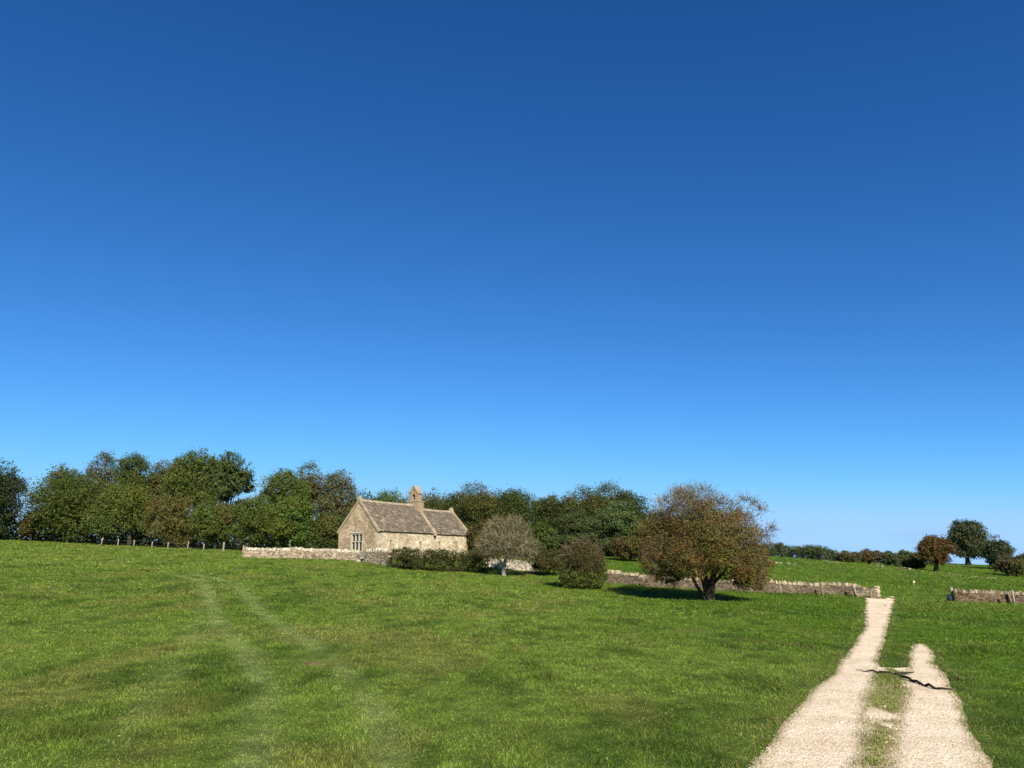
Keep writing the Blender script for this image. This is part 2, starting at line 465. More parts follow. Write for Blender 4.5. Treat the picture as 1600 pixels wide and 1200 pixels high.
def build_gravel():
    mb = MB()
    n = 26000
    Y = 8 + 34 * rng.random(n) ** 1.7; X = (.24 + .30 * rng.random(n)) * Y
    f = track_field(X, Y)
    k = (f > -.03) & (rng.random(n) < np.where(f < .12, .3, .16))
    X, Y = X[k], Y[k]; n = len(X)
    s = (.006 + .018 * rng.random(n) ** 3.5) * (1 + Y / 60)
    big = rng.random(n) < .012; s[big] *= 1.9
    base = np.array([(1, 0, 0), (0, 1, 0), (-1, 0, 0), (0, -1, 0), (0, 0, .7), (.7, .7, .35), (-.7, .7, .3), (-.7, -.7, .35), (.7, -.7, .3)], float)
    tri = np.array([(0, 5, 4), (5, 1, 4), (1, 6, 4), (6, 2, 4), (2, 7, 4), (7, 3, 4), (3, 8, 4), (8, 0, 4)])
    V = base[None] * s[:, None, None] * rng.uniform(.65, 1.3, (n, 9, 3))
    th = rng.random(n) * 6.28; c, sn = np.cos(th)[:, None], np.sin(th)[:, None]
    x = V[..., 0] * c - V[..., 1] * sn; y = V[..., 0] * sn + V[..., 1] * c
    V = np.stack([x + X[:, None], y + Y[:, None], V[..., 2] + (gz(X, Y) + .014)[:, None]], -1)
    colr = np.array((.60, .49, .35)) * rng.uniform(.5, 1.15, (n, 1)) * np.array((1, .99, .97)) ** rng.uniform(-2, 3, (n, 1))
    T = (tri[None] + (np.arange(n) * 9)[:, None, None]).reshape(-1, 3)
    mb.add(V.reshape(-1, 3), None, T, np.repeat(colr, 9, 0))
    return tag(mb.build('gravel', M_STONE), 'loose pale limestone chippings scattered along the gravel track', 'gravel', kind='stuff')
build_gravel()

# ------------------------------------------------------------------ chapel frame
CH_D = 85.0; CH_AZ = R(34.0)
ch0 = at(590.5, 827.5, CH_D)
CH_X, CH_Y = ch0[0], ch0[1]; CH_EAVE = ch0[2]
CW, CL, CN = 6.0, 16.6, 9.5
ex = np.array((math.sin(CH_AZ), math.cos(CH_AZ))); ey = np.array((-math.cos(CH_AZ), math.sin(CH_AZ)))

# ------------------------------------------------------------------ grass
def gp(*uy): return [on_ground(u, Y) for u, Y in uy]
FOOT = [np.array(p) for p in (gp((381, 88), (470, 85.2), (560, 82.3), (609, 76.6)), gp((944, 71), (1060, 67.5), (1220, 65), (1373, 61.7)), gp((1494, 60), (1610, 58), (1700, 56.5)))]
def foot_mask(x, y):
    out = np.zeros_like(x)
    for c in FOOT:
        for a, b in zip(c[:-1, :2], c[1:, :2]):
            ab = b - a; t = np.clip(((x - a[0]) * ab[0] + (y - a[1]) * ab[1]) / (ab ** 2).sum(), 0, 1)
            out = np.maximum(out, np.exp(-(np.hypot(x - a[0] - t * ab[0], y - a[1] - t * ab[1]) / .7) ** 2))
    return out

def build_grass():
    mb = MB()
    bands = ((2.5, 8, 160, .009, .055), (8, 14, 1500, .0065, .042), (14, 22, 720, .0095, .048), (22, 34, 250, .016, .056), (34, 52, 75, .03, .072), (52, 80, 36, .045, .085), (80, 118, 12, .07, .11), (118, 215, 3.2, .13, .15))
    for (y0, y1, dens, w, h, extra) in [b_ + (False,) for b_ in bands] + [(8, 15, 1900, .0065, .05, True), (15, 30, 900, .011, .055, True), (30, 64, 160, .025, .06, True)]:
        xw = .9 * y1 + 10
        n = int(dens * (y1 - y0) * 2 * xw)
        Y = y0 + (y1 - y0) * rng.random(n); X = rng.uniform(-xw, xw, n)
        k = np.abs(X) < .9 * Y + 10
        if extra: k &= (X > .24 * Y - 1.5) & (X < .52 * Y + 2.5)
        X, Y = X[k], Y[k]
        near = (X > .2 * Y - 3) & (X < .6 * Y + 4) & (Y < 66)
        f = np.full(len(X), -1.0); gr = np.ones(len(X))
        f[near], gr[near] = track_field(X[near], Y[near], None, True)
        keep = rng.random(len(X)) < gr ** 1.8
        if extra: keep &= (gr > .01) & (f > -.25)
        # not inside the chapel
        lx = (X - CH_X) * ex[0] + (Y - CH_Y) * ex[1]; ly = (X - CH_X) * ey[0] + (Y - CH_Y) * ey[1]
        keep &= ~((lx > -.2) & (lx < CL + .2) & (ly > -.2) & (ly < CW + .2))
        X, Y, f, gr = X[keep], Y[keep], f[keep], gr[keep]
        tus = fbm(X / .55, Y / 1.1, 31, 3); tus2 = fbm(X / 2.0, Y / 6, 33, 3)
        n = len(X)
        worn = np.clip(1 + f / 1.0, 0, 1) ** 1.6                         # close to the wheels the turf is short and dry
        lm = line_mask(X, Y)
        hh = h * (.40 + 2.1 * np.clip(tus - .36, 0, 1) + .9 * np.clip(tus2 - .45, 0, 1)) * rng.uniform(.55, 1.45, n) * (1 - .45 * worn) * (1 - .5 * lm)
        # a dark tussock or two
        c = ground_col(X, Y) * 1.18
        tu = np.zeros(n)
        for (u, v, r_) in TUSS:
            g = TUSSP[(u, v)]
            tu = np.maximum(tu, np.exp(-(((X - g[0]) ** 2 + (Y - g[1]) ** 2) / r_ ** 2)))
        fm = foot_mask(X, Y) * (Y > 50) * (.4 + vnoise(X / .9, Y / .9, 88))
        hh = hh * (1 + 1.7 * tu + 1.6 * fm); c = c * (1 - .4 * tu[:, None])
        br = rng.random(n)
        dryc = np.array((.27, .215, .105))
        c = np.where((br < .05 + .6 * worn * rng.random(n))[:, None], dryc * rng.uniform(.6, 1.2, (n, 1)), c)
        c = c * rng.uniform(.42, 1.68, (n, 1)) * (1.22 - .45 * tus[:, None]) * np.array((1.06, 1, .85)) ** rng.uniform(-1, 1.6, (n, 1))
        th = rng.random(n) * 6.283; lean = rng.uniform(.2, 1.5, n) * hh * 1.1; ld = rng.random(n) * 6.283
        ww = w * rng.uniform(.6, 1.4, n)
        dx, dy = np.cos(th) * ww * .5, np.sin(th) * ww * .5
        lx, ly = np.cos(ld) * lean, np.sin(ld) * lean
        Z = gz(X, Y) - .004 + np.where(f > -.02, .018, 0)
        hh = np.where(f > -.02, hh * 1.25 + .014, hh)
        p0 = np.stack([X - dx, Y - dy, Z], -1); p1 = np.stack([X + dx, Y + dy, Z], -1)
        m0 = np.stack([X - dx * .8 + lx * .35, Y - dy * .8 + ly * .35, Z + hh * .6], -1)
        m1 = np.stack([X + dx * .8 + lx * .35, Y + dy * .8 + ly * .35, Z + hh * .6], -1)
        tp = np.stack([X + lx, Y + ly, Z + hh * .95], -1)
        V = np.stack([p0, p1, m1, m0, tp], 1).reshape(-1, 3)
        b = np.arange(n) * 5
        mb.add(V, np.stack([b, b + 1, b + 2, b + 3], -1), np.stack([b + 3, b + 2, b + 4], -1), np.repeat(c, 5, 0))
    o = mb.build('grass', M_GRASS)
    return tag(o, 'short green pasture grass covering the meadow either side of the track', 'grass', kind='stuff')
TUSS = [(1525, 1018, .55), (1500, 1022, .35), (1460, 1041, .22), (1195, 1130, .35), (660, 930, 1.6), (1495, 1062, .3), (930, 985, .5), (640, 1010, .5), (270, 1015, .5), (120, 1150, .4), (40, 935, 1.2), (860, 1060, .35)]
TUSSP = {(u, v): hit(u, v) for u, v, r_ in TUSS}
build_grass()

def fallen_leaves():
    n = 110
    Y = 9.5 + 22 * rng.random(n) ** 1.5; X = rng.uniform(-.66, .4, n) * Y
    mb = MB(); th = rng.random(n) * 6.28; L = rng.uniform(.012, .026, n) * (1 + Y / 40)
    Z = gz(X, Y) + .035
    dx, dy = np.cos(th) * L, np.sin(th) * L
    V = np.stack([np.stack([X - dx, Y - dy, Z], -1), np.stack([X + dy * .5, Y - dx * .5, Z + L * .5], -1), np.stack([X + dx, Y + dy, Z + L * .3], -1), np.stack([X - dy * .5, Y + dx * .5, Z + L * .2], -1)], 1)
    cl = np.array([(.42, .33, .05), (.36, .34, .16), (.30, .15, .05), (.45, .42, .25)])[rng.integers(0, 4, n)]
    mb.add(V.reshape(-1, 3), np.arange(n * 4).reshape(-1, 4), None, np.repeat(cl, 4, 0))
    tag(mb.build('fallen_leaves', M_GRASS), 'scattered yellow and brown fallen leaves lying in the meadow grass', 'leaves', kind='stuff')
fallen_leaves()

# ------------------------------------------------------------------ foliage
PAL = {
    'dark':   [((.052, .071, .015), 5), ((.071, .090, .019), 4), ((.100, .100, .026), 1)],
    'mid':    [((.071, .097, .019), 5), ((.094, .120, .024), 4), ((.130, .124, .031), 1)],
    'green':  [((.065, .106, .019), 5), ((.088, .130, .024), 4), ((.130, .142, .026), 1)],
    'olive':  [((.092, .094, .022), 5), ((.116, .109, .028), 3), ((.142, .100, .035), 2)],
    'yellow': [((.085, .105, .016), 4), ((.13, .125, .018), 3), ((.17, .13, .02), 2)],
    'brown':  [((.085, .070, .022), 4), ((.105, .072, .028), 3), ((.060, .060, .016), 3)],
    'thin':   [((.105, .102, .038), 4), ((.13, .115, .058), 3), ((.080, .095, .026), 4)],
    'rust':   [((.120, .062, .022), 5), ((.095, .070, .020), 4), ((.150, .060, .022), 3), ((.065, .070, .016), 3)],
    'blue':   [((.050, .073, .024), 5), ((.071, .099, .033), 4), ((.100, .130, .042), 2)],
    'yew':    [((.022, .036, .012), 5), ((.034, .052, .016), 4), ((.065, .052, .02), 1)],
    'deep':   [((.034, .050, .012), 5), ((.050, .068, .015), 4), ((.085, .082, .024), 2)],
    'haw':    [((.165, .085, .026), 5), ((.135, .095, .026), 4), ((.20, .085, .028), 2), ((.09, .09, .02), 4)],
    'hawb':   [((.125, .105, .034), 5), ((.10, .095, .026), 4), ((.15, .10, .04), 3)],
    'grey':   [((.125, .105, .052), 4), ((.09, .08, .034), 4), ((.165, .145, .085), 2)],
    'far':    [((.066, .085, .034), 5), ((.085, .10, .042), 4), ((.13, .12, .065), 1)],
    'farbr':  [((.10, .086, .036), 5), ((.12, .09, .042), 4), ((.075, .082, .030), 3)],
    'bramble':[((.050, .058, .016), 5), ((.075, .070, .022), 3), ((.10, .070, .030), 2), ((.035, .05, .012), 3)],
}
def unit(n, zlo=-1.0):
    d = rng.normal(size=(n, 3)); d /= np.linalg.norm(d, axis=1)[:, None]
    if zlo > -1:
        bad = d[:, 2] < zlo
        d[bad, 2] *= -1
    return d

def leaves(mb, P, out, size, pal, up=.35, clump=None, aspect=.62, jitter=.85):
    n = len(P)
    nm = out * .55 + rng.normal(size=(n, 3)) * jitter * .62 + np.array((0, 0, up))
    nm /= np.linalg.norm(nm, axis=1)[:, None] + 1e-9
    tg = np.cross(nm, rng.normal(size=(n, 3))); tg /= np.linalg.norm(tg, axis=1)[:, None] + 1e-9
    bt = np.cross(nm, tg)
    L = size * rng.uniform(.55, 1.35, (n, 1)); Wd = L * aspect
    a = P - tg * L * .5; c = P + tg * L * .5; fold = nm * L * .12
    b = P + bt * Wd * .5 + fold - tg * L * .06; d = P - bt * Wd * .5 + fold - tg * L * .06
    V = np.stack([a, b, c, d], 1).reshape(-1, 3)
    cols = np.array([p_[0] for p_ in PAL[pal]]); wt = np.array([p_[1] for p_ in PAL[pal]], float); wt /= wt.sum()
    if clump is not None:
        nc = int(clump.max()) + 1
        pick = rng.choice(len(cols), nc, p=wt)[clump]
        sw = rng.random(n) < .3
        pick = np.where(sw, rng.choice(len(cols), n, p=wt), pick)
        cb = rng.uniform(.82, 1.18, nc)[clump]
    else:
        pick = rng.choice(len(cols), n, p=wt); cb = 1.0
    cc = cols[pick] * (rng.uniform(.75, 1.3, n) * cb)[:, None]
    q = np.arange(n * 4).reshape(-1, 4)
    mb.add(V, q, None, np.repeat(cc, 4, 0))

def crown_lobes(c, r, nl, flat=1.0, lo=-.55, shell=.62, lr=(.40, .58)):
    """lobes that fill an ellipsoid out to its surface: (centres, radii)"""
    ns = max(3, int(nl * .68)); ni = max(2, nl - ns)
    k = np.arange(ns) + .5
    z = lo + (1 - lo) * k / ns
    ph = k * 2.39996 + rng.random() * 6.28
    q = np.sqrt(np.maximum(0, 1 - np.where(z > 0, z * z, z ** 4)))
    d = np.stack([q * np.cos(ph), q * np.sin(ph), z], -1) + rng.normal(size=(ns, 3)) * .16
    s = rng.uniform(lr[0], lr[1], (ns, 1)) * np.minimum(r.mean(), r[:2].mean() * 1.3)
    S = np.repeat(s, 3, 1) * np.array((1, 1, .85 * flat))
    C = c + d * np.maximum(r - S * .8, r * .25) * rng.uniform(.88, 1.06, (ns, 1))
    lim = np.maximum(r - S * .82, r * .2); e_ = np.linalg.norm((C - c) / lim, axis=1)
    k_ = np.where(C[:, 2] > c[2], np.maximum(1, e_ / 1.04), 1)[:, None]
    C = c + np.clip((C - c) / k_, -lim, lim)
    di = unit(ni, lo)
    Ci = c + di * r * rng.uniform(.05, .5, (ni, 1))
    si = rng.uniform(.38, .52, (ni, 1)) * r.min()
    return np.concatenate([C, Ci]), np.concatenate([S, np.repeat(si, 3, 1)])

def fill_lobes(mb, C, S, n, size, pal, per=26, spread=.16, up=.35, zlo=-.92, gap=0.0, droop=0.0):
    area = (S[:, 0] * S[:, 1]); pr = area / area.sum()
    m_ = max(1, n // per)
    li = rng.choice(len(C), m_, p=pr)
    d = unit(m_, zlo)
    rr = rng.uniform(.62, 1.06, (m_, 1))
    cc = C[li] + d * S[li] * rr
    ci = np.repeat(np.arange(m_), per)
    cnt = rng.random(m_) > gap
    ci = ci[cnt[ci]]
    sp = (S[li].mean(1) * spread)[ci][:, None]
    off = rng.normal(size=(len(ci), 3)) * sp * np.array((1, 1, .75))
    off[:, 2] -= droop * np.abs(rng.normal(size=len(ci))) * sp[:, 0]
    P = cc[ci] + off
    out = d[ci]
    leaves(mb, P, out, size, pal, up, ci)

def limb(mb, a, b, r0, r1, bend=.12, sides=6, seg=5, col=(1, 1, 1)):
    t = np.linspace(0, 1, seg)[:, None]
    a = np.asarray(a, float); b = np.asarray(b, float)
    L = np.linalg.norm(b - a)
    k1 = rng.normal(size=3) * L * bend
    pts = a + (b - a) * t + k1 * (t * (1 - t)) * 2
    pts[:, 2] += L * .12 * (t * (1 - t))[:, 0] * 2
    mb.tube(pts, r0 + (r1 - r0) * t[:, 0], sides, col)

def make_tree(name, label, cat, group, u, Y, vt, uL, uR, vb, pal, n=7000, leaf=.27, nl=16, flat=1.0, trunk=.2, stems=1,
              gap=0.0, shell=.62, pal2=None, f2=.0, spread=.2, limbs=1.0, twigs=0, mat=None, bark=None, lo=-.85, lr=(.40, .58), per=26, droop=0., up=.35, sprig=.06):
    g = on_ground(u, Y)
    top = at(u, vt, Y)[2]; bot = at(u, vb, Y)[2]
    vm = (vt + vb) / 2
    xl = at(uL, vm, Y)[0]; xr = at(uR, vm, Y)[0]
    bot = max(bot, g[2] + .05)
    root = empty(name, g, label, cat, group)
    c = np.array(((xl + xr) / 2 - g[0], 0, (top + bot) / 2 - g[2]))
    r = np.array(((xr - xl) / 2, (xr - xl) / 2 * .9, (top - bot) / 2))
    C, S = crown_lobes(c, r * np.array((.97, .97, .97)), nl, flat, lo, shell, lr)
    C[:, 2] = np.maximum(C[:, 2], S[:, 2] * .6)
    n = int(n * 3.4)
    mb = MB()
    n1 = int(n * (1 - f2))
    fill_lobes(mb, C, S, n1, leaf, pal, per, spread, up, gap=gap, droop=droop)
    if pal2:
        sel = rng.choice(len(C), max(1, int(len(C) * max(f2, .2))), replace=False)
        fill_lobes(mb, C[sel], S[sel], max(30, int(n * f2)), leaf, pal2, per, spread, up, gap=gap, droop=droop)
    # loose sprays that break the outline
    ns = int(n * sprig)
    if ns:
        k = max(1, ns // 12)
        d = unit(k, -.2); cc = c + d * r * rng.uniform(.8, .96, (k, 1)); cc = np.repeat(cc, 12, 0); dd = np.repeat(d, 12, 0)
        P = cc + dd * rng.uniform(-.5, .4, (len(cc), 1)) + rng.normal(size=cc.shape) * .13
        leaves(mb, P, dd, leaf, pal, up, np.repeat(np.arange(k), 12))
    crown = mb.build('crown', mat or M_LEAF, root)
    tb = MB()
    rt = trunk
    fork = c[2] - r[2] * .25
    fork = max(fork, .25 * (top - g[2]))
    for s_ in range(stems):
        ox = (s_ - (stems - 1) / 2) * rt * 1.6
        tip = np.array((c[0] * .7 + ox * 2.0 + rng.normal() * .15, rng.normal() * .2, c[2] + r[2] * .45))
        base = np.array((ox, rng.normal() * .1, -.15))
        t = np.linspace(0, 1, 8)[:, None]
        pts = base + (tip - base) * t + np.array((rng.normal() * .2, rng.normal() * .2, 0)) * np.sin(t * 3.14)
        rad = rt * (1.25 * (1 - t[:, 0]) ** 1.0 + .12); rad[0] *= 1.35
        tb.tube(pts, rad, 9)
        kk = int(len(C) * limbs / stems)
        for i in rng.choice(len(C), min(kk, len(C)), replace=False):
            t0 = rng.uniform(.28, .8)
            a = base + (tip - base) * t0
            b = C[i] + rng.normal(size=3) * .1
            limb(tb, a, b, rt * (.5 * (1 - t0) + .14), rt * .08, .1, 6)
            if twigs:
                for _ in range(twigs):
                    d = unit(1, -.4)[0]
                    limb(tb, C[i] + (a - C[i]) * rng.uniform(0, .4), C[i] + d * S[i] * 1.05, rt * .09, .012, .15, 4, 4)
    tb.build('trunk', bark or M_BARK, root, smooth=True)
    return root

W = 'trees of the wood behind the meadow'
T = make_tree
# ---- left wood, front to back
T('yew_tree', 'near black feathery evergreen cut off by the left edge of the photo', 'tree', W, -8, 106, 712, -62, 34, 842, 'yew', 11000, .24, 22, .7, .3, lo=-1.0, droop=.8, mat=M_NEEDLE, shell=.75)
T('shrub', 'small brown and olive shrub between the black evergreen and the broad round tree', 'shrub', None, 48, 108, 798, 30, 66, 846, 'brown', 2600, .22, 8, trunk=.07, stems=3, lo=-.8)
T('broadleaf_tree', 'broad low round dark green tree, first of the wood right of the black evergreen', 'tree', W, 108, 108, 742, 46, 170, 846, 'dark', 13000, .24, 26, trunk=.28, lo=-1.0, pal2='mid', f2=.3)
T('broadleaf_tree', 'thin leaved open tree rising behind the broad round tree at the left of the wood', 'tree', W, 95, 118, 724, 66, 130, 800, 'thin', 2600, .25, 12, gap=.3, twigs=2, pal2='mid', f2=.4)
T('broadleaf_tree', 'pale half bare brown tree top showing above the left of the wood', 'tree', W, 165, 120, 707, 130, 198, 810, 'thin', 3600, .24, 14, gap=.3, twigs=3, pal2='brown', f2=.3)
T('broadleaf_tree', 'dark green tree with a flat domed top right of the pale half bare tree', 'tree', W, 212, 117, 710, 176, 243, 815, 'dark', 6500, .24, 16, pal2='mid', f2=.35)
T('broadleaf_tree', 'olive green tree with a patch of orange leaves and a pale trunk behind the fence', 'tree', W, 203, 108, 752, 138, 246, 848, 'mid', 10000, .23, 22, trunk=.26, lo=-.9, pal2='yellow', f2=.14)
T('broadleaf_tree', 'yellow brown tree top between the flat domed tree and the tallest tree', 'tree', W, 250, 118, 714, 222, 290, 820, 'thin', 5200, .24, 14, gap=.15, twigs=2, pal2='olive', f2=.5)
T('broadleaf_tree', 'tallest tree of the left wood, mid green with ragged top sprays', 'tree', W, 300, 113, 698, 254, 350, 838, 'mid', 10000, .25, 22, trunk=.28, gap=.08, pal2='olive', f2=.25, lr=(.24, .38), sprig=.1)
T('broadleaf_tree', 'tall blue green tree with loose leaves and sky gaps ending the tall clump', 'tree', W, 352, 114, 706, 312, 400, 815, 'blue', 7600, .28, 20, trunk=.26, gap=.12, lr=(.2, .34), twigs=1, pal2='dark', f2=.4, sprig=.12, shell=.75)
T('broadleaf_tree', 'low olive green tree in front of the tallest tree beside the fence', 'tree', W, 268, 106, 772, 226, 312, 851, 'olive', 7500, .22, 18, trunk=.16, lo=-1.0, pal2='brown', f2=.2)
T('broadleaf_tree', 'low bushy green tree standing below the loose blue green tree', 'tree', W, 335, 104, 778, 296, 372, 856, 'mid', 7500, .22, 18, trunk=.16, lo=-.85, pal2='olive', f2=.3)
T('broadleaf_tree', 'low dark green tree above the free end of the long churchyard wall', 'tree', W, 392, 103, 776, 360, 432, 858, 'mid', 7500, .22, 18, trunk=.16, lo=-.85, pal2='dark', f2=.4)
T('broadleaf_tree', 'green tree with a pointed left shoulder left of the half bare trees', 'tree', W, 434, 110, 732, 402, 480, 850, 'mid', 8500, .24, 20, trunk=.24, lo=-1.0, pal2='green', f2=.25, sprig=.1)
T('broadleaf_tree', 'tall ginger brown tree above the middle of the churchyard wall', 'tree', W, 482, 117, 722, 452, 513, 830, 'thin', 4800, .24, 15, gap=.2, twigs=3, pal2='brown', f2=.4)
T('broadleaf_tree', 'pale grey half bare tree just left of the chapel gable', 'tree', W, 527, 114, 733, 496, 555, 850, 'thin', 5200, .22, 16, gap=.2, twigs=4, pal2='grey', f2=.35, lo=-.8)
T('broadleaf_tree', 'bright yellow green tree with a white trunk behind the churchyard wall', 'tree', W, 453, 101, 775, 420, 492, 858, 'green', 7500, .23, 18, trunk=.14, lo=-1.0, pal2='yellow', f2=.3, bark=M_LICHEN)
T('broadleaf_tree', 'dark green tree filling the gap left of the chapel gable wall', 'tree', W, 510, 102, 800, 480, 545, 862, 'dark', 6500, .22, 16, trunk=.14, lo=-1.0, pal2='olive', f2=.35)
T('broadleaf_tree', 'dark rounded tree showing just over the left slope of the chapel roof', 'tree', W, 556, 116, 768, 526, 592, 860, 'dark', 5500, .23, 16, lo=-1.0, pal2='olive', f2=.4)
T('broadleaf_tree', 'light green tree top above the middle of the chapel roof', 'tree', W, 608, 118, 762, 574, 642, 850, 'green', 6500, .23, 18, lo=-1.0, pal2='mid', f2=.4)
# ---- right wood behind the chapel and the small tree
T('broadleaf_tree', 'dark olive tree directly right of the bellcote', 'tree', W, 682, 120, 761, 626, 736, 870, 'deep', 8000, .23, 20, lo=-1.0, pal2='olive', f2=.3, sprig=.03)
T('broadleaf_tree', 'dark green tree with a small peaked top right of the chapel roof', 'tree', W, 745, 119, 757, 692, 802, 870, 'deep', 8500, .23, 20, lo=-1.0, pal2='olive', f2=.5, sprig=.03)
T('broadleaf_tree', 'brown green tree above the small grey tree', 'tree', W, 800, 118, 764, 750, 850, 872, 'deep', 8500, .23, 20, lo=-1.0, pal2='dark', f2=.45, sprig=.03)
T('broadleaf_tree', 'dark brownish tree forming the notch in the skyline of the right wood', 'tree', W, 868, 117, 770, 834, 918, 875, 'deep', 7500, .23, 20, lo=-1.0, pal2='olive', f2=.5, sprig=.03)
T('broadleaf_tree', 'high dark domed tree, top of the right wood', 'tree', W, 930, 119, 756, 876, 996, 875, 'deep', 10500, .23, 24, lo=-1.0, pal2='olive', f2=.45, sprig=.03)
T('broadleaf_tree', 'dark green tree at the right shoulder of the wood beside the big hawthorn', 'tree', W, 985, 116, 767, 938, 1026, 876, 'deep', 9000, .23, 22, lo=-1.0, pal2='mid', f2=.4, sprig=.04)
T('broadleaf_tree', 'deep green tree whose top fills the skyline just right of the chapel east gable', 'tree', W, 716, 123, 764, 684, 752, 870, 'deep', 6000, .23, 18, lo=-1.0, pal2='olive', f2=.3, sprig=.02)
T('broadleaf_tree', 'deep green tree filling the skyline directly above the crown of the small grey tree', 'tree', W, 776, 123, 763, 744, 812, 870, 'deep', 6000, .23, 18, lo=-1.0, pal2='olive', f2=.35, sprig=.02)
T('broadleaf_tree', 'lower dark tree standing in the dip of the skyline left of the high domed tree', 'tree', W, 848, 123, 777, 816, 882, 872, 'deep', 6000, .23, 18, lo=-1.0, pal2='dark', f2=.3, sprig=.02)
T('broadleaf_tree', 'dark green tree filling the skyline between the domed tree and the shoulder tree', 'tree', W, 966, 123, 764, 930, 1004, 874, 'deep', 6000, .23, 18, lo=-1.0, pal2='olive', f2=.3, sprig=.02)
T('conifer_tree', 'blue green conifer with level tiers right of the small grey tree', 'tree', W, 905, 103, 796, 862, 945, 876, 'deep', 7500, .2, 20, .32, .18, lo=-.95, mat=M_NEEDLE, shell=.85, pal2='blue', f2=.35)
T('conifer_tree', 'taller blue green conifer behind the dense bush', 'tree', W, 960, 105, 784, 918, 1008, 876, 'blue', 8500, .2, 22, .32, .2, lo=-.95, mat=M_NEEDLE, shell=.85, pal2='mid', f2=.25)
T('shrub', 'dark green undergrowth shrub behind the small grey tree', 'shrub', None, 838, 99, 815, 806, 872, 876, 'dark', 6500, .2, 16, trunk=.08, stems=3, lo=-1.0, pal2='blue', f2=.3)
T('shrub', 'brown scrubby shrub between the chapel east end and the small grey tree', 'shrub', None, 757, 98, 812, 728, 792, 876, 'brown', 5500, .2, 14, trunk=.08, stems=3, lo=-1.0, pal2='olive', f2=.5)
T('shrub', 'reddish brown scrub above the grass slope between the conifers and the hawthorn', 'shrub', None, 985, 97, 838, 948, 1012, 882, 'brown', 3600, .2, 12, trunk=.06, stems=3, lo=-1.0, pal2='olive', f2=.4)
T('shrub', 'tawny tall scrub showing behind the left of the big hawthorn', 'shrub', None, 1035, 104, 795, 998, 1070, 876, 'brown', 6000, .2, 16, trunk=.1, stems=3, lo=-1.0, pal2='dark', f2=.3)
T('shrub', 'dark scrub hidden low behind the hawthorn crown', 'shrub', None, 1100, 112, 840, 1060, 1140, 878, 'dark', 3600, .22, 12, trunk=.1, stems=3, lo=-1.0, pal2='brown', f2=.3)
T('shrub', 'bramble shrub between the rubble wall and the dense bush', 'shrub', None, 851, 77, 858, 826, 882, 896, 'bramble', 4200, .15, 14, trunk=.05, stems=4, lo=-.95, pal2='brown', f2=.3)

# ---- shaded undergrowth on the wood's floor
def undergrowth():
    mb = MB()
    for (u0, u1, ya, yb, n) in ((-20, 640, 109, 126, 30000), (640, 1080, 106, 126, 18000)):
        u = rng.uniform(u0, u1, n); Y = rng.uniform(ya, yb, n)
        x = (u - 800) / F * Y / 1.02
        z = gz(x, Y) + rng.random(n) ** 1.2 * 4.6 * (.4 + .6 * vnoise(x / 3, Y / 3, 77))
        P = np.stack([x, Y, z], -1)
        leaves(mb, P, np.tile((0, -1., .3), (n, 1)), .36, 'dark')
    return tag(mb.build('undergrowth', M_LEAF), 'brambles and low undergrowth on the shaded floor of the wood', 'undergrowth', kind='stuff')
undergrowth()

# ------------------------------------------------------------------ the three trees of the meadow
def twig_tree(name, label, cat, u, Y, vt, uL, uR, vb, **k):
    return make_tree(name, label, cat, None, u, Y, vt, uL, uR, vb, **k)

def arching_twigs(mb, c, r, n, length, rad, zlo, col, gravity=.5, rmin=.55, seg=4):
    """many thin curved twigs from the crown's body outwards"""
    d = unit(n, zlo)
    a = c + d * r * rng.uniform(rmin, .9, (n, 1))
    dirv = d * .8 + rng.normal(size=(n, 3)) * .55; dirv /= np.linalg.norm(dirv, axis=1)[:, None]
    L = length * rng.uniform(.5, 1.3, (n, 1))
    b = a + dirv * L * .6 + np.array((0, 0, .12)) * L
    e = a + dirv * L - np.array((0, 0, gravity)) * L * rng.uniform(0, .8, (n, 1))
    side = np.cross(dirv, np.array((0, 0, 1.0))); side /= np.linalg.norm(side, axis=1)[:, None] + 1e-9
    up = np.cross(side, dirv)
    w = rad * rng.uniform(.6, 1.4, (n, 1))
    V = np.stack([a + side * w, a - side * w * .5 + up * w, a - side * w * .5 - up * w, b + side * w * .7, b - side * w * .35 + up * w * .7, b - side * w * .35 - up * w * .7, e], 1).reshape(-1, 3)
    i = np.arange(n) * 7
    q = np.concatenate([np.stack([i + p_, i + (p_ + 1) % 3, i + 3 + (p_ + 1) % 3, i + 3 + p_], -1) for p_ in range(3)])
    t = np.concatenate([np.stack([i + 3 + p_, i + 3 + (p_ + 1) % 3, i + 6], -1) for p_ in range(3)])
    cc = np.asarray(col)[rng.integers(0, len(col), n)] * rng.uniform(.7, 1.3, (n, 1))
    mb.add(V, q, t, np.repeat(cc, 7, 0))
    return a, b, e

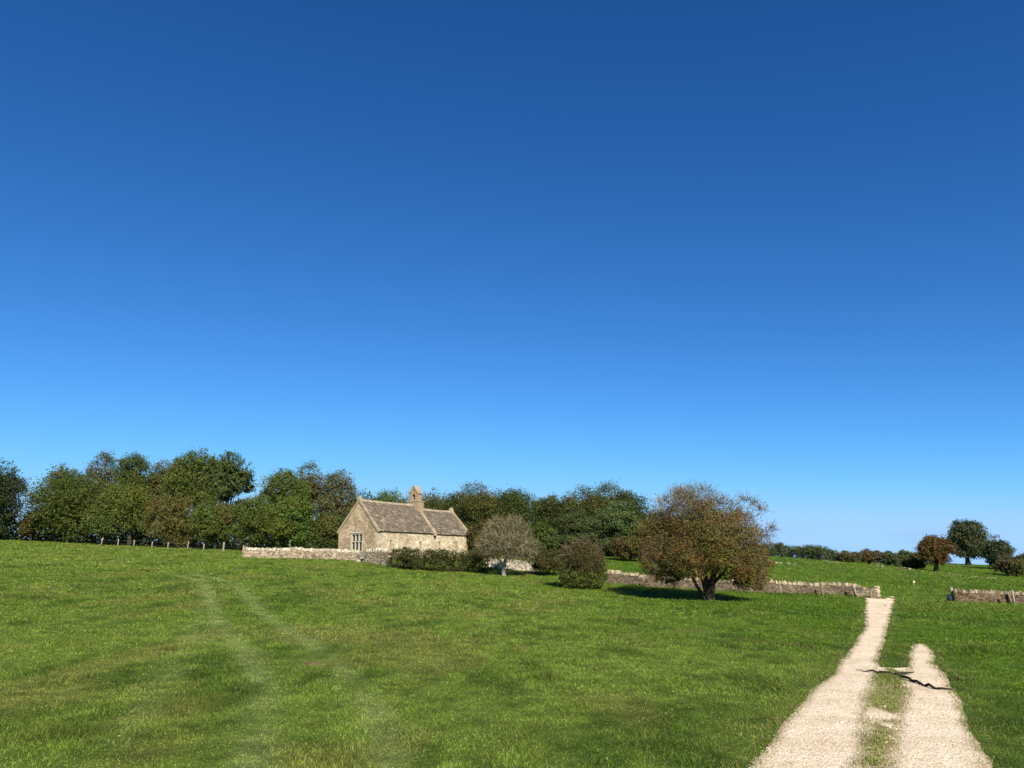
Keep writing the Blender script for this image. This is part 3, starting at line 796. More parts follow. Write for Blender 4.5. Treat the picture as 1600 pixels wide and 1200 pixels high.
def hawthorn():
    Y = 56.0
    g = on_ground(1106, Y)
    root = empty('hawthorn_tree', g, 'big rounded hawthorn with rust brown leaves standing alone in the meadow', 'tree')
    def loc(u, v, dy=0): return at(u, v, Y) + np.array((0, dy, 0)) - g
    # lobes placed as the crown is built: (u, v, radius px, depth offset m)
    lob = [(1090, 793, 46, .3), (1060, 800, 42, -.8), (1130, 806, 38, .6), (1040, 835, 44, 0), (1090, 830, 50, -2.2), (1138, 840, 46, -1.6), (1168, 850, 36, .2),
           (1030, 872, 34, -.6), (1062, 872, 40, -2.4), (1105, 862, 36, -2.9), (1153, 873, 36, -1.8), (1180, 880, 30, 0), (1032, 893, 24, -.8), (1168, 902, 28, -.8),
           (1090, 815, 50, 2.6), (1130, 850, 50, 2.8), (1050, 850, 46, 2.6), (1064, 884, 24, -2.2), (1152, 893, 24, -1.8), (1188, 908, 16, .4), (1020, 888, 18, .3), (1110, 870, 32, 2.2), (1050, 895, 24, 1.6), (1160, 895, 30, 2.0), (1157, 824, 30, .2)]
    s = Y / F / 1.02
    C = np.array([loc(u, v, dy) for u, v, r_, dy in lob]); S = np.array([(r_ * s * .86,) * 3 for u, v, r_, dy in lob])
    mb = MB(); tw = MB()
    cols = [(.15, .11, .07), (.11, .08, .05), (.2, .155, .105)]
    IC = np.array([loc(1100, 845), loc(1065, 855), loc(1140, 858)]); IS = np.array([(2.2, 2.0, 2.0), (1.9, 1.9, 1.6), (1.8, 1.8, 1.5)])
    fill_lobes(mb, IC, IS, 16000, .13, 'hawb', 30, .2, .3, zlo=-1)
    hi = np.array([0, 1, 2, 14, 24]); body = np.array([i for i in range(len(C)) if i not in hi])
    fill_lobes(mb, C[body], S[body], 46000, .11, 'haw', 34, .13, .3, gap=.1)
    fill_lobes(mb, C[body], S[body], 24000, .11, 'hawb', 34, .13, .3, gap=.1)
    fill_lobes(mb, C[hi], S[hi] * .95, 11000, .10, 'hawb', 24, .14, .3, gap=.15)
    fill_lobes(mb, C[hi], S[hi] * .9, 8000, .10, 'haw', 24, .14, .3, gap=.15)
    low = np.array([4, 8, 9, 17, 10, 13, 21]); fill_lobes(mb, C[low], S[low] * .9, 7000, .12, 'olive', 18, .15, .3, zlo=-1)
    gl = np.array([9, 18]); fill_lobes(mb, C[gl] - np.array((0, .5, .2)), S[gl] * .8, 1100, .12, 'yellow', 18, .2, .3, zlo=-1)
    for i in range(len(C)):
        top_ = i in hi
        p_, q_, e_ = arching_twigs(tw, C[i], S[i], 230 if top_ else 75, .75 if top_ else .6, .011, -.1 if top_ else -.7, cols, .5 if top_ else .9, .8)
        t = rng.random((len(p_) * 3, 1)); ii = np.repeat(np.arange(len(p_)), 3)
        sel = rng.random(len(ii)) < (.45 if top_ else .9)
        P = (p_[ii] * (1 - t) + e_[ii] * t)[sel] + rng.normal(size=(sel.sum(), 3)) * .04
        leaves(mb, P, unit(len(P)), .09, 'rust')
    for (u_, v_, r_) in ((1197, 838, 10), (1203, 826, 6), (1190, 800, 10), (1178, 790, 9), (1165, 783, 9), (1060, 772, 10), (1035, 785, 8)):
        p_, q_, e_ = arching_twigs(tw, loc(u_, v_), np.array((1, 1, 1)) * r_ * s, 46, .7, .012, -.6, cols, .2, .1)
        t = rng.random((len(p_) * 3, 1)); ii = np.repeat(np.arange(len(p_)), 3)
        leaves(mb, p_[ii] * (1 - t) + e_[ii] * t, unit(len(ii)), .085, 'rust')
    mb.build('crown', M_LEAF, root)
    tw.build('twigs', M_TWIG, root)
    tb = MB()
    def path(pts, r0, r1, n=9):
        P = np.array([loc(u, v, dy) for u, v, dy in pts]); P[0, 2] -= .1
        t = np.linspace(0, len(P) - 1, n); Q = np.stack([np.interp(t, np.arange(len(P)), P[:, k]) for k in range(3)], -1)
        tb.tube(Q, np.linspace(r0, r1, n) * (1 + .06 * rng.normal(size=n)), 9)
    path([(1109, 940, 0), (1110, 925, -.05), (1113, 908, .05), (1120, 880, .3), (1128, 835, .4)], .36, .10)
    path([(1106, 939, 0), (1106, 920, .1), (1104, 905, .2), (1100, 870, .5), (1092, 820, .3)], .26, .07)
    path([(1103, 939, -.1), (1095, 926, -.2), (1085, 912, -.3), (1079, 898, -.3), (1062, 870, -.2), (1050, 830, 0)], .15, .05)
    path([(1104, 936, -.2), (1097, 915, -.4), (1092, 897, -.5), (1082, 860, -.8)], .12, .05)
    path([(1115, 908, 0), (1130, 893, -.4), (1150, 875, -.6), (1172, 850, -.4)], .13, .04)
    path([(1113, 905, .2), (1135, 880, 1.2), (1150, 850, 1.9)], .12, .04)
    path([(1104, 900, .2), (1080, 870, 1.4), (1060, 840, 2.2)], .12, .04)
    for i in range(len(C)):
        for _ in range(5):
            limb(tb, C[i] * .6 + np.array((0, 0, .3)), C[i] + unit(1)[0] * S[i] * .95, .035, .01, .15, 4, 4)
    tb.build('trunk', M_BARK, root, smooth=True)
hawthorn()

def grey_tree():
    Y = 75.0
    g = on_ground(787.5, Y)
    root = empty('apple_tree', g, 'small almost leafless grey lichen covered tree right of the chapel hedge', 'tree')
    def loc(u, v, dy=0): return at(u, v, Y) + np.array((0, dy, 0)) - g
    s = Y / F / 1.02
    lob = [(790, 830, 26, 0), (768, 838, 24, 0), (815, 836, 24, .2), (757, 855, 18, -.3), (828, 856, 18, -.2), (780, 850, 24, -1.6), (808, 852, 24, -1.6), (795, 838, 26, 1.6), (768, 868, 15, -.6), (822, 868, 15, -.6), (800, 866, 18, -1.4), (776, 822, 18, .4), (805, 820, 18, .3)]
    C = np.array([loc(u, v, dy) for u, v, r_, dy in lob]); S = np.array([(r_ * s * .8,) * 3 for u, v, r_, dy in lob])
    mb = MB()
    fill_lobes(mb, C, S, 4200, .12, 'grey', 14, .2, .2, zlo=-1, gap=.1)
    fill_lobes(mb, C, S, 5200, .11, 'olive', 14, .2, .2, zlo=-1, gap=.1)
    tw = MB()
    cols = [(.165, .135, .075), (.12, .098, .05), (.21, .18, .115)]
    for c, sz in zip(C, S):
        arching_twigs(tw, c, sz, 260, .7, .016, -.7, cols, .25, .25)
    mb.build('crown', M_LEAF, root); tw.build('twigs', M_TWIG, root)
    tb = MB()
    def path(pts, r0, r1, n=9):
        P = np.array([loc(u, v, dy) for u, v, dy in pts])
        t = np.linspace(0, len(P) - 1, n); Q = np.stack([np.interp(t, np.arange(len(P)), P[:, k]) for k in range(3)], -1)
        tb.tube(Q, np.linspace(r0, r1, n) * (1 + .06 * rng.normal(size=n)), 8)
    path([(787.5, 907, 0), (787, 896, 0), (787, 888, 0), (789, 877, 0), (793, 862, 0), (797, 840, .2)], .27, .09)
    path([(787, 887, 0), (783, 878, -.1), (776, 871, -.2), (769, 868, -.2), (760, 855, -.2)], .14, .05)
    path([(789, 877, 0), (798, 866, -.3), (812, 856, -.4), (824, 848, -.3)], .14, .04)
    path([(790, 872, 0), (782, 855, .3), (774, 838, .4)], .12, .04)
    path([(792, 866, 0), (804, 848, .8), (810, 830, .9)], .11, .04)
    for i in range(len(C)):
        for _ in range(7):
            limb(tb, C[i] * .8, C[i] + unit(1, -.5)[0] * S[i], .04, .012, .15, 4, 4)
    tb.build('trunk', M_LICHEN, root, smooth=True)
grey_tree()

def bush():
    Y = 65.0
    g = on_ground(908, Y)
    root = empty('bush', g, 'dense round bush, green below and rust brown above, left of the big hawthorn', 'bush')
    def loc(u, v, dy=0): return at(u, v, Y) + np.array((0, dy, 0)) - g
    s = Y / F / 1.02
    lobs = {'brown': [(905, 862, 20, 0), (888, 868, 18, 0), (925, 868, 18, 0), (908, 872, 22, -1), (935, 880, 15, -.2), (880, 882, 15, -.2), (905, 865, 22, 1.2)],
            'bramble': [(900, 880, 20, -1.2), (925, 882, 20, -1.0), (940, 890, 12, 0), (912, 858, 14, .2)],
            'dark': [(895, 902, 20, -1), (918, 902, 20, -1.0), (882, 898, 14, -.3), (938, 902, 13, -.3), (906, 910, 16, -1.3), (885, 911, 12, -.6), (930, 912, 12, -.6), (908, 895, 24, 1.1)]}
    mb = MB()
    for k, L in lobs.items():
        C = np.array([loc(u, v, dy) for u, v, r_, dy in L]); S = np.array([(r_ * s * .82 * rng.uniform(.66, 1.2),) * 3 for u, v, r_, dy in L])
        fill_lobes(mb, C, S, 1700 * len(L), .11, k, 18, .15, .3, zlo=-1)
        if k == 'dark': fill_lobes(mb, C, S, 500 * len(L), .13, 'mid', 18, .19, .3, zlo=-1)
    pb, qb, eb = arching_twigs(mb, loc(908, 880), np.array((38 * s, 36 * s, 36 * s)), 420, .8, .013, -.3, [(.2, .16, .1), (.12, .09, .06)], .2, .7)
    ii = np.repeat(np.arange(len(pb)), 5); t = rng.random((len(ii), 1)); leaves(mb, pb[ii] * (1 - t) + eb[ii] * t + rng.normal(size=(len(ii), 3)) * .05, unit(len(ii)), .11, 'brown')
    mb.build('foliage', M_LEAF, root)
    for k in range(7):
        tb = MB(); d = unit(1, .2)[0]
        limb(tb, (rng.normal() * .2, rng.normal() * .2, -.1), loc(908, 885) + d * np.array((1.4, 1.2, 1.3)), .06, .02, .1, 6)
        tb.build('stem', M_BARK, root)
bush()

def hedge(label, pts, width, pal, n, leaf, name='hedge', pal2=None, group=None, top=None):
    """pts: (u, Y, v_top) along the hedge"""
    P = np.array([on_ground(u, Y) for u, Y, vt in pts]); H = np.array([at(u, vt, Y)[2] for u, Y, vt in pts]) - P[:, 2]
    g = P[0].copy()
    root = empty(name, g, label, 'hedge', group)
    L = np.concatenate([[0], np.cumsum(np.linalg.norm(np.diff(P, axis=0), axis=1))])
    C = []; S = []
    t = 0
    while t < L[-1]:
        p = np.array([np.interp(t, L, P[:, k]) for k in range(3)]) - g; h = np.interp(t, L, H) * rng.uniform(.9, 1.04)
        for (hz, w) in ((.35, 1.0), (.72, .85)):
            for _ in range(2):
                r_ = h * .33 * rng.uniform(.8, 1.15)
                C.append(p + np.array((rng.normal() * .3, rng.normal() * width * .33, h * hz))); S.append((r_ * 1.15, r_ * 1.15, r_ * (.92 if hz > .5 else 1.1)))
        t += np.interp(t, L, H) * .28
    C = np.array(C); S = np.array(S)
    mb = MB(); fill_lobes(mb, C, S, n, leaf, pal, 16, .2, .35, zlo=-1)
    if pal2: fill_lobes(mb, C, S, n // 3, leaf, pal2, 16, .2, .35, zlo=-1)
    mb.build('foliage', M_LEAF, root)
    return root
hedge('long low bramble hedge along the foot of the chapel side wall', [(616, 75.5, 857), (640, 75, 855), (670, 75.5, 858), (700, 76, 858), (735, 77, 860), (762, 78, 863)], 1.6, 'bramble', 15000, .14, pal2='dark')

# ------------------------------------------------------------------ far trees, bushes and hedges on the right hill
FG = 'bushes along the far hill crest'
hedge('dark hedge on the skyline just right of the big hawthorn', [(1196, 185, 851), (1215, 184, 848), (1240, 183, 851)], 2.5, 'far', 9000, .24, pal2='dark')
hedge('dark clipped hedge with a lighter patch, middle of the far hill skyline', [(1247, 182, 854), (1270, 180, 852), (1290, 178, 855), (1308, 177, 861)], 2.5, 'far', 11000, .24, pal2='green')
for (lab, u, Y, vt, uL, uR, vb, pal, pal2) in (
    ('low grey brown bush right of the far hedge end', 1326, 172, 862, 1306, 1347, 884, 'farbr', 'far'),
    ('reddish brown bush among the far crest bushes', 1358, 172, 859, 1340, 1378, 884, 'farbr', 'rust'),
    ('grey green bush right of the reddish far bush', 1388, 170, 862, 1372, 1406, 885, 'far', 'farbr'),
    ('round green bush left of the rust coloured far tree', 1412, 176, 860, 1398, 1428, 886, 'far', 'green'),
    ('brown bush touching the left of the rust coloured far tree', 1432, 170, 862, 1418, 1448, 888, 'farbr', 'far'),
    ('small dark bush at the foot of the rust coloured far tree', 1428, 163, 874, 1412, 1444, 890, 'dark', 'far'),
    ('low hazy green bush low on the skyline behind the reddish bush', 1350, 185, 866, 1296, 1316, 882, 'far', 'farbr')):
    T('bush', lab, 'bush', FG, (uL + uR) / 2, Y, vt, uL, uR, vb, pal, 3200, .25, 12, trunk=.1, stems=3, lo=-1.0, pal2=pal2, f2=.4)
T('autumn_tree', 'rust and olive round tree standing in the far field near the right edge', 'tree', None, 1463, 158, 834, 1436, 1491, 886, 'rust', 6000, .3, 18, trunk=.35, lo=-1.0, pal2='olive', f2=.4)
T('lime_tree', 'tall domed grey green tree on the skyline at the right', 'tree', None, 1513, 215, 813, 1483, 1543, 883, 'far', 9000, .42, 24, trunk=.5, lo=-.7, pal2='yew', f2=.35, shell=.72)
T('bare_tree', 'pale leafless tree behind the dark pointed evergreen at the right', 'tree', None, 1556, 240, 836, 1534, 1580, 880, 'grey', 900, .4, 14, trunk=.3, gap=.3, twigs=5, bark=M_LICHEN)
T('evergreen_tree', 'dark pointed evergreen near the right edge of the skyline', 'tree', None, 1559, 190, 845, 1537, 1581, 890, 'yew', 5500, .36, 18, trunk=.3, lo=-1.0, pal2='far', f2=.4, mat=M_NEEDLE)
T('bush', 'brownish bush below the dark pointed evergreen at the right edge', 'bush', None, 1584, 165, 869, 1556, 1606, 902, 'farbr', 3000, .32, 12, trunk=.1, stems=3, lo=-1.0, pal2='dark', f2=.4)
T('bush', 'dark green bush at the extreme right edge of the hill', 'bush', None, 1605, 175, 866, 1582, 1640, 900, 'dark', 3000, .34, 12, trunk=.1, stems=3, lo=-1.0, pal2='far', f2=.4)

# ------------------------------------------------------------------ dry stone walls
def stone(mb, c, sx, sy, sz, rot, col, jit=.10, tilt=0.0):
    v = np.array([(-1, -1, -1), (1, -1, -1), (1, 1, -1), (-1, 1, -1), (-1, -1, 1), (1, -1, 1), (1, 1, 1), (-1, 1, 1)], float) * .5
    v *= rng.uniform(1 - jit * 1.6, 1.04, v.shape)
    v *= (sx, sy, sz)
    if tilt:
        ct, st = math.cos(tilt), math.sin(tilt)
        v = np.stack([v[:, 0] * ct - v[:, 2] * st, v[:, 1], v[:, 0] * st + v[:, 2] * ct], -1)
    cr, sr = math.cos(rot), math.sin(rot)
    v = np.stack([v[:, 0] * cr - v[:, 1] * sr, v[:, 0] * sr + v[:, 1] * cr, v[:, 2]], -1) + c
    mb.add(v, [(0, 3, 2, 1), (4, 5, 6, 7), (0, 1, 5, 4), (1, 2, 6, 5), (2, 3, 7, 6), (3, 0, 4, 7)], col=col)

def stone_wall(label, pts, heights, tone, thick=.5, sl=.26, sh=.12, cope=True, rough=.0, cope_tone=None, name='dry_stone_wall'):
    """pts: ground points; heights in metres at each point; stones laid in courses, upright coping stones"""
    P = np.array(pts, float); L = np.concatenate([[0], np.cumsum(np.linalg.norm(np.diff(P[:, :2], axis=0), axis=1))])
    g = P[0].copy(); g[2] = gz1(g[0], g[1])
    body = MB(); cp_ = MB()
    tone = np.array(tone); ct = np.array(cope_tone if cope_tone is not None else tone)
    def cols(t): return t * rng.uniform(.45, 1.5) * np.array((1, 1, 1)) * np.array((1.0, .975, .93)) ** rng.uniform(-1.6, 2.2)
    s = 0.0
    t = 0.0
    total = L[-1]
    maxh = max(heights)
    nrow = int(maxh / sh) + 1
    for row in range(nrow):
        t = rng.uniform(-.2, 0)
        while t < total:
            ln_ = sl * rng.uniform(.55, 1.5); tc = min(max(t + ln_ / 2, 0.02), total - .02)
            x = np.interp(tc, L, P[:, 0]); y = np.interp(tc, L, P[:, 1]); h = np.interp(tc, L, heights) * (1 - rough * fbm(np.array([tc * .7]), np.array([1.0]), 5, 3)[0])
            k = min(np.searchsorted(L, tc), len(P) - 1); d = P[k, :2] - P[k - 1, :2]; rot = math.atan2(d[1], d[0])
            nrm = np.array((-math.sin(rot), math.cos(rot)))
            z0 = gz1(x, y) - .06
            zc = row * sh + sh * .5
            if zc < h:
                ins = .055 * zc / maxh
                for sd in (-1, 1):
                    off = sd * (thick * .25 - ins)
                    stone(body, np.array((x + nrm[0] * off - g[0], y + nrm[1] * off - g[1], z0 + zc - g[2] + rng.normal() * .006)), ln_ * .985, thick * .5 * rng.uniform(.9, 1.12), sh * rng.uniform(.92, 1.06), rot + rng.normal() * .05, cols(tone))
            t += ln_
    t = 0.0
    while cope and t < total:
        w = rng.uniform(.07, .15); tc = min(t + w / 2, total)
        x = np.interp(tc, L, P[:, 0]); y = np.interp(tc, L, P[:, 1]); h = np.interp(tc, L, heights) * (1 - rough * fbm(np.array([tc * .7]), np.array([1.0]), 5, 3)[0])
        k = max(1, min(np.searchsorted(L, tc), len(P) - 1)); d = P[k, :2] - P[k - 1, :2]; rot = math.atan2(d[1], d[0])
        hh = rng.uniform(.16, .32)
        top = math.floor((h - sh * .5) / sh + 1) * sh
        stone(cp_, np.array((x - g[0], y - g[1], gz1(x, y) - .06 + top + hh * .42 - g[2])), w * .96, thick * rng.uniform(.7, .95), hh, rot, cols(ct), .12, rng.normal() * .18)
        t += w
    if cope:
        root = empty(name, g, label, 'wall')
        body.build('courses', M_STONE, root); cp_.build('coping', M_STONE, root)
        return root
    return tag(body.build(name, M_STONE, loc=tuple(g)), label, 'wall')

PALE = (.345, .275, .195); BRN = (.155, .108, .070); MIDB = (.165, .128, .09)
stone_wall('long pale dry stone wall left of the chapel ending in the meadow', gp((381, 88), (470, 85.2), (560, 82.3)), (1.0, 1.0, .95), PALE, .5, .2, .1, rough=.16, cope_tone=(.52, .46, .35))
stone_wall('short pale dry stone wall under the chapel corner beside the bramble hedge', gp((573, 80.5), (592, 78.5), (609, 76.6)), (1.1, 1.3, 1.4), PALE, .5, .22, .11, cope_tone=(.52, .46, .36))
stone_wall('pale rubble wall glimpsed behind the trunk of the small grey tree', gp((760, 83), (800, 81.5), (834, 80)), (1.0, 1.1, 1.05), (.50, .44, .35), .5, .22, .11, cope=False, rough=.1)
stone_wall('brown dry stone wall running behind the big hawthorn to the gateway', gp((944, 71), (1000, 69), (1060, 67.5), (1140, 66), (1220, 65), (1290, 64), (1346, 63)), (1.0, .9, .8, .8, .85, .88, .85), MIDB, .5, .19, .075, rough=.2, cope_tone=(.37, .31, .21))
stone_wall('pale squared end pier of the stone wall left of the gateway', gp((1343, 62.8), (1359, 62.2), (1373, 61.7)), (.82, .72, .98), (.38, .305, .215), .6, .2, .09, cope=False)
stone_wall('brown dry stone wall with upright coping at the right edge past the gateway', gp((1494, 60), (1550, 59), (1610, 58), (1700, 56.5), (1950, 54)), (.78, .8, .82, .8, .8), BRN, .5, .26, .07, rough=.18, cope_tone=(.27, .21, .14))
def low_wall(lab, *a, h=.4, tone=(.26, .23, .155)):
    stone_wall(lab, gp(*a), (h,) * len(a), tone, .6, .42, .12, cope=False, rough=1.5)
low_wall('ruined pale wall stub sloping down right beside the hawthorn crown', (1187, 150), (1203, 142), (1220, 136), h=.6)
low_wall('faint line of tumbled stones on the far field below the skyline hedge', (1230, 138), (1258, 136), h=.4)
low_wall('short pale heap of wall stones under the grey brown far bush', (1296, 160), (1318, 158), h=.6)
low_wall('tumbled stone wall below the reddish and grey green far bushes', (1366, 158), (1395, 154), (1428, 150), h=.55)
low_wall('low wall line running right from the foot of the rust coloured far tree', (1482, 148), (1555, 143), h=.45)
low_wall('low wall line nearer the right edge below the brownish bush', (1520, 138), (1578, 134), h=.45)
low_wall('grey wall end on the skyline at the right of the clipped far hedge', (1284, 170), (1304, 166), h=.6)

def stile():
    g = on_ground(567, 81.4)
    root = empty('stone_stile', g, 'flat upright stone slab stile filling the gap in the pale churchyard wall', 'stile')
    rot = math.atan2(*(on_ground(573, 80.5) - on_ground(560, 82.3))[[1, 0]])
    root.rotation_euler = (0, 0, rot)
    mb = MB(); mb.box((-.62, -.08, -.2), (.62, .06, 1.0), (.40, .345, .26), .03); mb.build('slab', M_STONE, root)
    mb = MB(); mb.box((-.5, -.5, .3), (.45, -.09, .42), (.36, .32, .25), .03); mb.build('step', M_STONE, root)
    mb = MB(); mb.box((-.4, -.85, -.1), (.4, -.45, .16), (.33, .3, .23), .04); mb.build('step', M_STONE, root)
stile()

# ------------------------------------------------------------------ chapel
def chapel():
    zg = min(gz1(CH_X, CH_Y), gz1(CH_X + ey[0] * CW, CH_Y + ey[1] * CW), gz1(CH_X + ex[0] * CL, CH_Y + ex[1] * CL)) - .1
    HE = CH_EAVE - zg
    rise = 3.32
    root = empty('chapel', (CH_X, CH_Y, zg), 'small pale limestone chapel with a brown stone slate roof and a bellcote', 'chapel', rz=math.pi / 2 - CH_AZ)
    th = .6
    hr = HE + rise
    hw = CW / 2
    def face_u(u, v=850):
        """distance along the side wall seen at pixel column u"""
        best = min(np.linspace(0, CL, 1400), key=lambda l: abs(project(CH_X + ex[0] * l, CH_Y + ex[1] * l, zg + HE - 1)[0] - u))
        return best
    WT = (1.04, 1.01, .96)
    # nave walls with real openings: built from panels around the windows
    nv = MB()
    # west gable (x = 0 .. th): window opening y 2.25..3.85, z HE-2.3 .. HE-.38
    wy0, wy1, wz0, wz1 = 2.28, 3.92, HE - 2.32, HE - .40
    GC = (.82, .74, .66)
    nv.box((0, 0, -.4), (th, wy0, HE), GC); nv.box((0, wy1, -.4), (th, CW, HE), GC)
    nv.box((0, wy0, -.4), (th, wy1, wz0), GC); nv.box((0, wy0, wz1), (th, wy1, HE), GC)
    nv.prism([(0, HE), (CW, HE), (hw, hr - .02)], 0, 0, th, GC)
    # side wall y = 0 .. th with openings
    ops = [(face_u(610.5), .30, HE - 2.3, HE - 1.05, 'a'), (face_u(633), 1.0, -.4, HE - 1.75, 'd'), (face_u(657), .30, HE - 2.3, HE - 1.1, 'a')]
    ops2 = [(face_u(687.5), .30, HE - 2.3, HE - 1.0, 'a'), (face_u(713.5), .30, HE - 2.3, HE - .95, 'a')]
    def side(mb, x0, x1, y0, y1, ops, top):
        x = x0
        for (cx, w, za, zb, kd) in sorted(ops):
            mb.box((x, y0, -.4), (cx - w / 2, y1, top), WT)
            if za > -.4: mb.box((cx - w / 2, y0, -.4), (cx + w / 2, y1, za), WT)
            # arched head: a few stepped pieces
            mb.box((cx - w / 2, y0, zb), (cx + w / 2, y1, top), WT)
            x = cx + w / 2
        mb.box((x, y0, -.4), (x1, y1, top), WT)
    side(nv, th + .002, CN, 0.002, th, ops, HE)
    nv.box((th + .002, CW - th, -.4), (CN, CW - .002, HE), WT)
    nv.prism([(.1, HE), (CW - .1, HE), (hw, hr - .1)], 0, CN - .5, CN - .002, WT)
    nv.build('nave_wall', M_CHAPEL, root)
    cw = MB(); ins = .10
    side(cw, CN + .002, CL - th, ins, th, ops2, HE - .05)
    cw.box((CN + .002, CW - th, -.4), (CL - th, CW - ins, HE - .05), WT)
    cw.box((CL - th, ins, -.4), (CL, CW - ins, HE - .05), WT)
    hr2 = hr - .38
    cw.prism([(ins, HE - .05), (CW - ins, HE - .05), (hw, hr2 - .02)], 0, CL - th, CL - .002, WT)
    cw.build('chancel_wall', M_CHAPEL, root)
    # corner quoins
    q = MB()
    for k in range(int((HE + .3) / .3)):
        a, b = ((.55, .3) if k % 2 else (.3, .55))
        z = -.3 + k * .3
        q.box((-.006, -.006, z), (a, b, z + .296), np.array((.42, .355, .26)) * rng.uniform(.8, 1.15), .004)
    q.build('quoins', M_STONE, root)
    # stone slate roofs
    def roof(name, x0, x1, he, hr_, ov=.22, inset=0.0):
        mb = MB()
        und = MB()
        slope = math.atan2(hr_ - he, hw - inset)
        cs, sn = math.cos(slope), math.sin(slope)
        Ls = (hw - inset) / cs
        for sd in (0, 1):
            t = -ov
            row = 0
            while t < Ls - .05:
                rh = .30 - .13 * max(0, t) / Ls
                x = x0 + rng.uniform(-.12, 0)
                sag = .05
                while x < x1 - .02:
                    w = rng.uniform(.16, .42) * (1.1 - .4 * max(0, t) / Ls)
                    xa, xb = max(x, x0), min(x + w, x1)
                    if xb - xa > .03:
                        t0 = t + rng.normal() * .012; t1 = min(t + rh * 1.55, Ls + .02)
                        lift0 = .075 + rng.normal() * .010; lift1 = .038
                        sg = -sag * math.sin(math.pi * (xa - x0) / (x1 - x0)) * max(0, t) / Ls
                        pts = []
                        for (tt, lf) in ((t0, lift0), (t1, lift1)):
                            yy = inset + tt * cs - lf * sn; zz = he + tt * sn + lf * cs + sg
                            pts.append((yy, zz))
                        yb, zb_ = inset + t0 * cs - (lift0 - .035) * sn, he + t0 * sn + (lift0 - .035) * cs + sg
                        f = (lambda y: y) if sd == 0 else (lambda y: CW - y)
                        V = [(xa + .006, f(pts[0][0]), pts[0][1]), (xb - .006, f(pts[0][0]), pts[0][1]), (xb - .006, f(pts[1][0]), pts[1][1]), (xa + .006, f(pts[1][0]), pts[1][1]),
                             (xa + .006, f(yb), zb_), (xb - .006, f(yb), zb_)]
                        tone = np.array((.170, .136, .100)) * rng.uniform(.62, 1.22)
                        z_ = rng.random()
                        if z_ < .05: tone = np.array((.27, .225, .165)) * rng.uniform(.8, 1.1)
                        elif z_ < .14: tone = np.array((.14, .115, .085)) * rng.uniform(.7, 1.1)
                        Q = [(0, 1, 2, 3), (4, 5, 1, 0)]
                        if sd: Q = [q_[::-1] for q_ in Q]
                        mb.add(V, Q, None, tone)
                    x += w
                t += rh
                row += 1
            # boarding under the slates
            f = (lambda y: y) if sd == 0 else (lambda y: CW - y)
            A = [(x, f(inset + tt * cs), he + tt * sn - .02) for x in (x0, x1) for tt in (-ov * .8, Ls)]
            B = [(x, f(inset + tt * cs + .08 * sn), he + tt * sn - .02 - .08 * cs) for x in (x0, x1) for tt in (-ov * .8, Ls)]
            und.add(A + B, [(0, 2, 3, 1), (4, 5, 7, 6), (0, 4, 6, 2), (1, 3, 7, 5), (0, 1, 5, 4), (2, 6, 7, 3)], None, (.12, .10, .075))
        o = mb.build(name, M_SLATE, root)
        und.build('roof_boarding', M_SLATE, o)
        rd = MB(); x = x0
        while x < x1 - .02:
            w = min(.45, x1 - x)
            sg = -.05 * math.sin(math.pi * (x - x0) / (x1 - x0))
            rd.prism([(hw - .2, hr_ + sg - .10), (hw - .17, hr_ + sg + .0), (hw, hr_ + sg + .15), (hw + .17, hr_ + sg + .0), (hw + .2, hr_ + sg - .10)], 0, x + .005, x + w - .005, np.array((.33, .27, .19)) * rng.uniform(.7, 1.15))
            x += w
        rd.build('ridge', M_STONE, o)
        return o
    roof('nave_roof', .12, CN - .18, HE, hr)
    roof('chancel_roof', CN + .18, CL - .30, HE - .05, hr2, .2, ins)
    # raised copings on the gables
    def coping(x0, x1, he, hr_, up, name='coping', tone=(.33, .265, .185), ov=.3, kneel=True):
        mb = MB()
        slope = math.atan2(hr_ - he, hw); cs, sn = math.cos(slope), math.sin(slope); Ls = hw / cs
        for sd in (0, 1):
            f = (lambda y: y) if sd == 0 else (lambda y: CW - y)
            t = -ov
            while t < Ls - .02:
                t1 = min(t + rng.uniform(.55, .9), Ls)
                ring = []
                for tt in (t + .006, t1 - .006):
                    for x in (x0, x1):
                        for lf in (-.12, up):
                            ring.append((x, f(tt * cs - lf * sn), he + tt * sn + lf * cs))
                Q = [(0, 1, 3, 2), (4, 6, 7, 5), (0, 4, 5, 1), (2, 3, 7, 6), (1, 5, 7, 3), (0, 2, 6, 4)]
                if sd: Q = [q_[::-1] for q_ in Q]
                mb.add(ring, Q, None, np.array(tone) * rng.uniform(.8, 1.15))
                t = t1
            if kneel:
                y0 = f(-.3); y1 = f(.3)
                mb.box((x0 - .01, min(y0, y1), he - .38), (x1 + .01, max(y0, y1), he - .02), np.array(tone) * .9, .02)
        mb.prism([(hw - .24, hr_ - .05), (hw - .2, hr_ + up + .1), (hw, hr_ + up + .34), (hw + .2, hr_ + up + .1), (hw + .24, hr_ - .05)], 0, x0 - .03, x1 + .03, tone)
        return mb.build(name, M_STONE, root)
    coping(-.10, .16, HE, hr, .11, tone=(.30, .245, .17), kneel=False)
    coping(CN - .20, CN + .20, HE + .02, hr + .03, .17)
    coping(CL - .32, CL + .06, HE - .03, hr2, .20)
    # bellcote over the junction of nave and chancel
    bc = MB()
    cx = CN; yc = hw
    tone = (.29, .225, .15)
    bz = hr - .9
    bc.box((cx - .60, yc - .78, bz), (cx + .60, yc + .78, hr + .42), tone, .02)
    bell = bc.build('bellcote', M_STONE, root)
    st = MB(); st.box((cx - .67, yc - .86, hr + .422), (cx + .67, yc + .86, hr + .54), (.34, .28, .2), .01); st.build('string_course', M_STONE, bell)
    sh = MB()
    z0, z1 = hr + .542, hr + 1.42
    xa, xb = cx - .42, cx + .42
    ow = .24
    oy = yc + .0
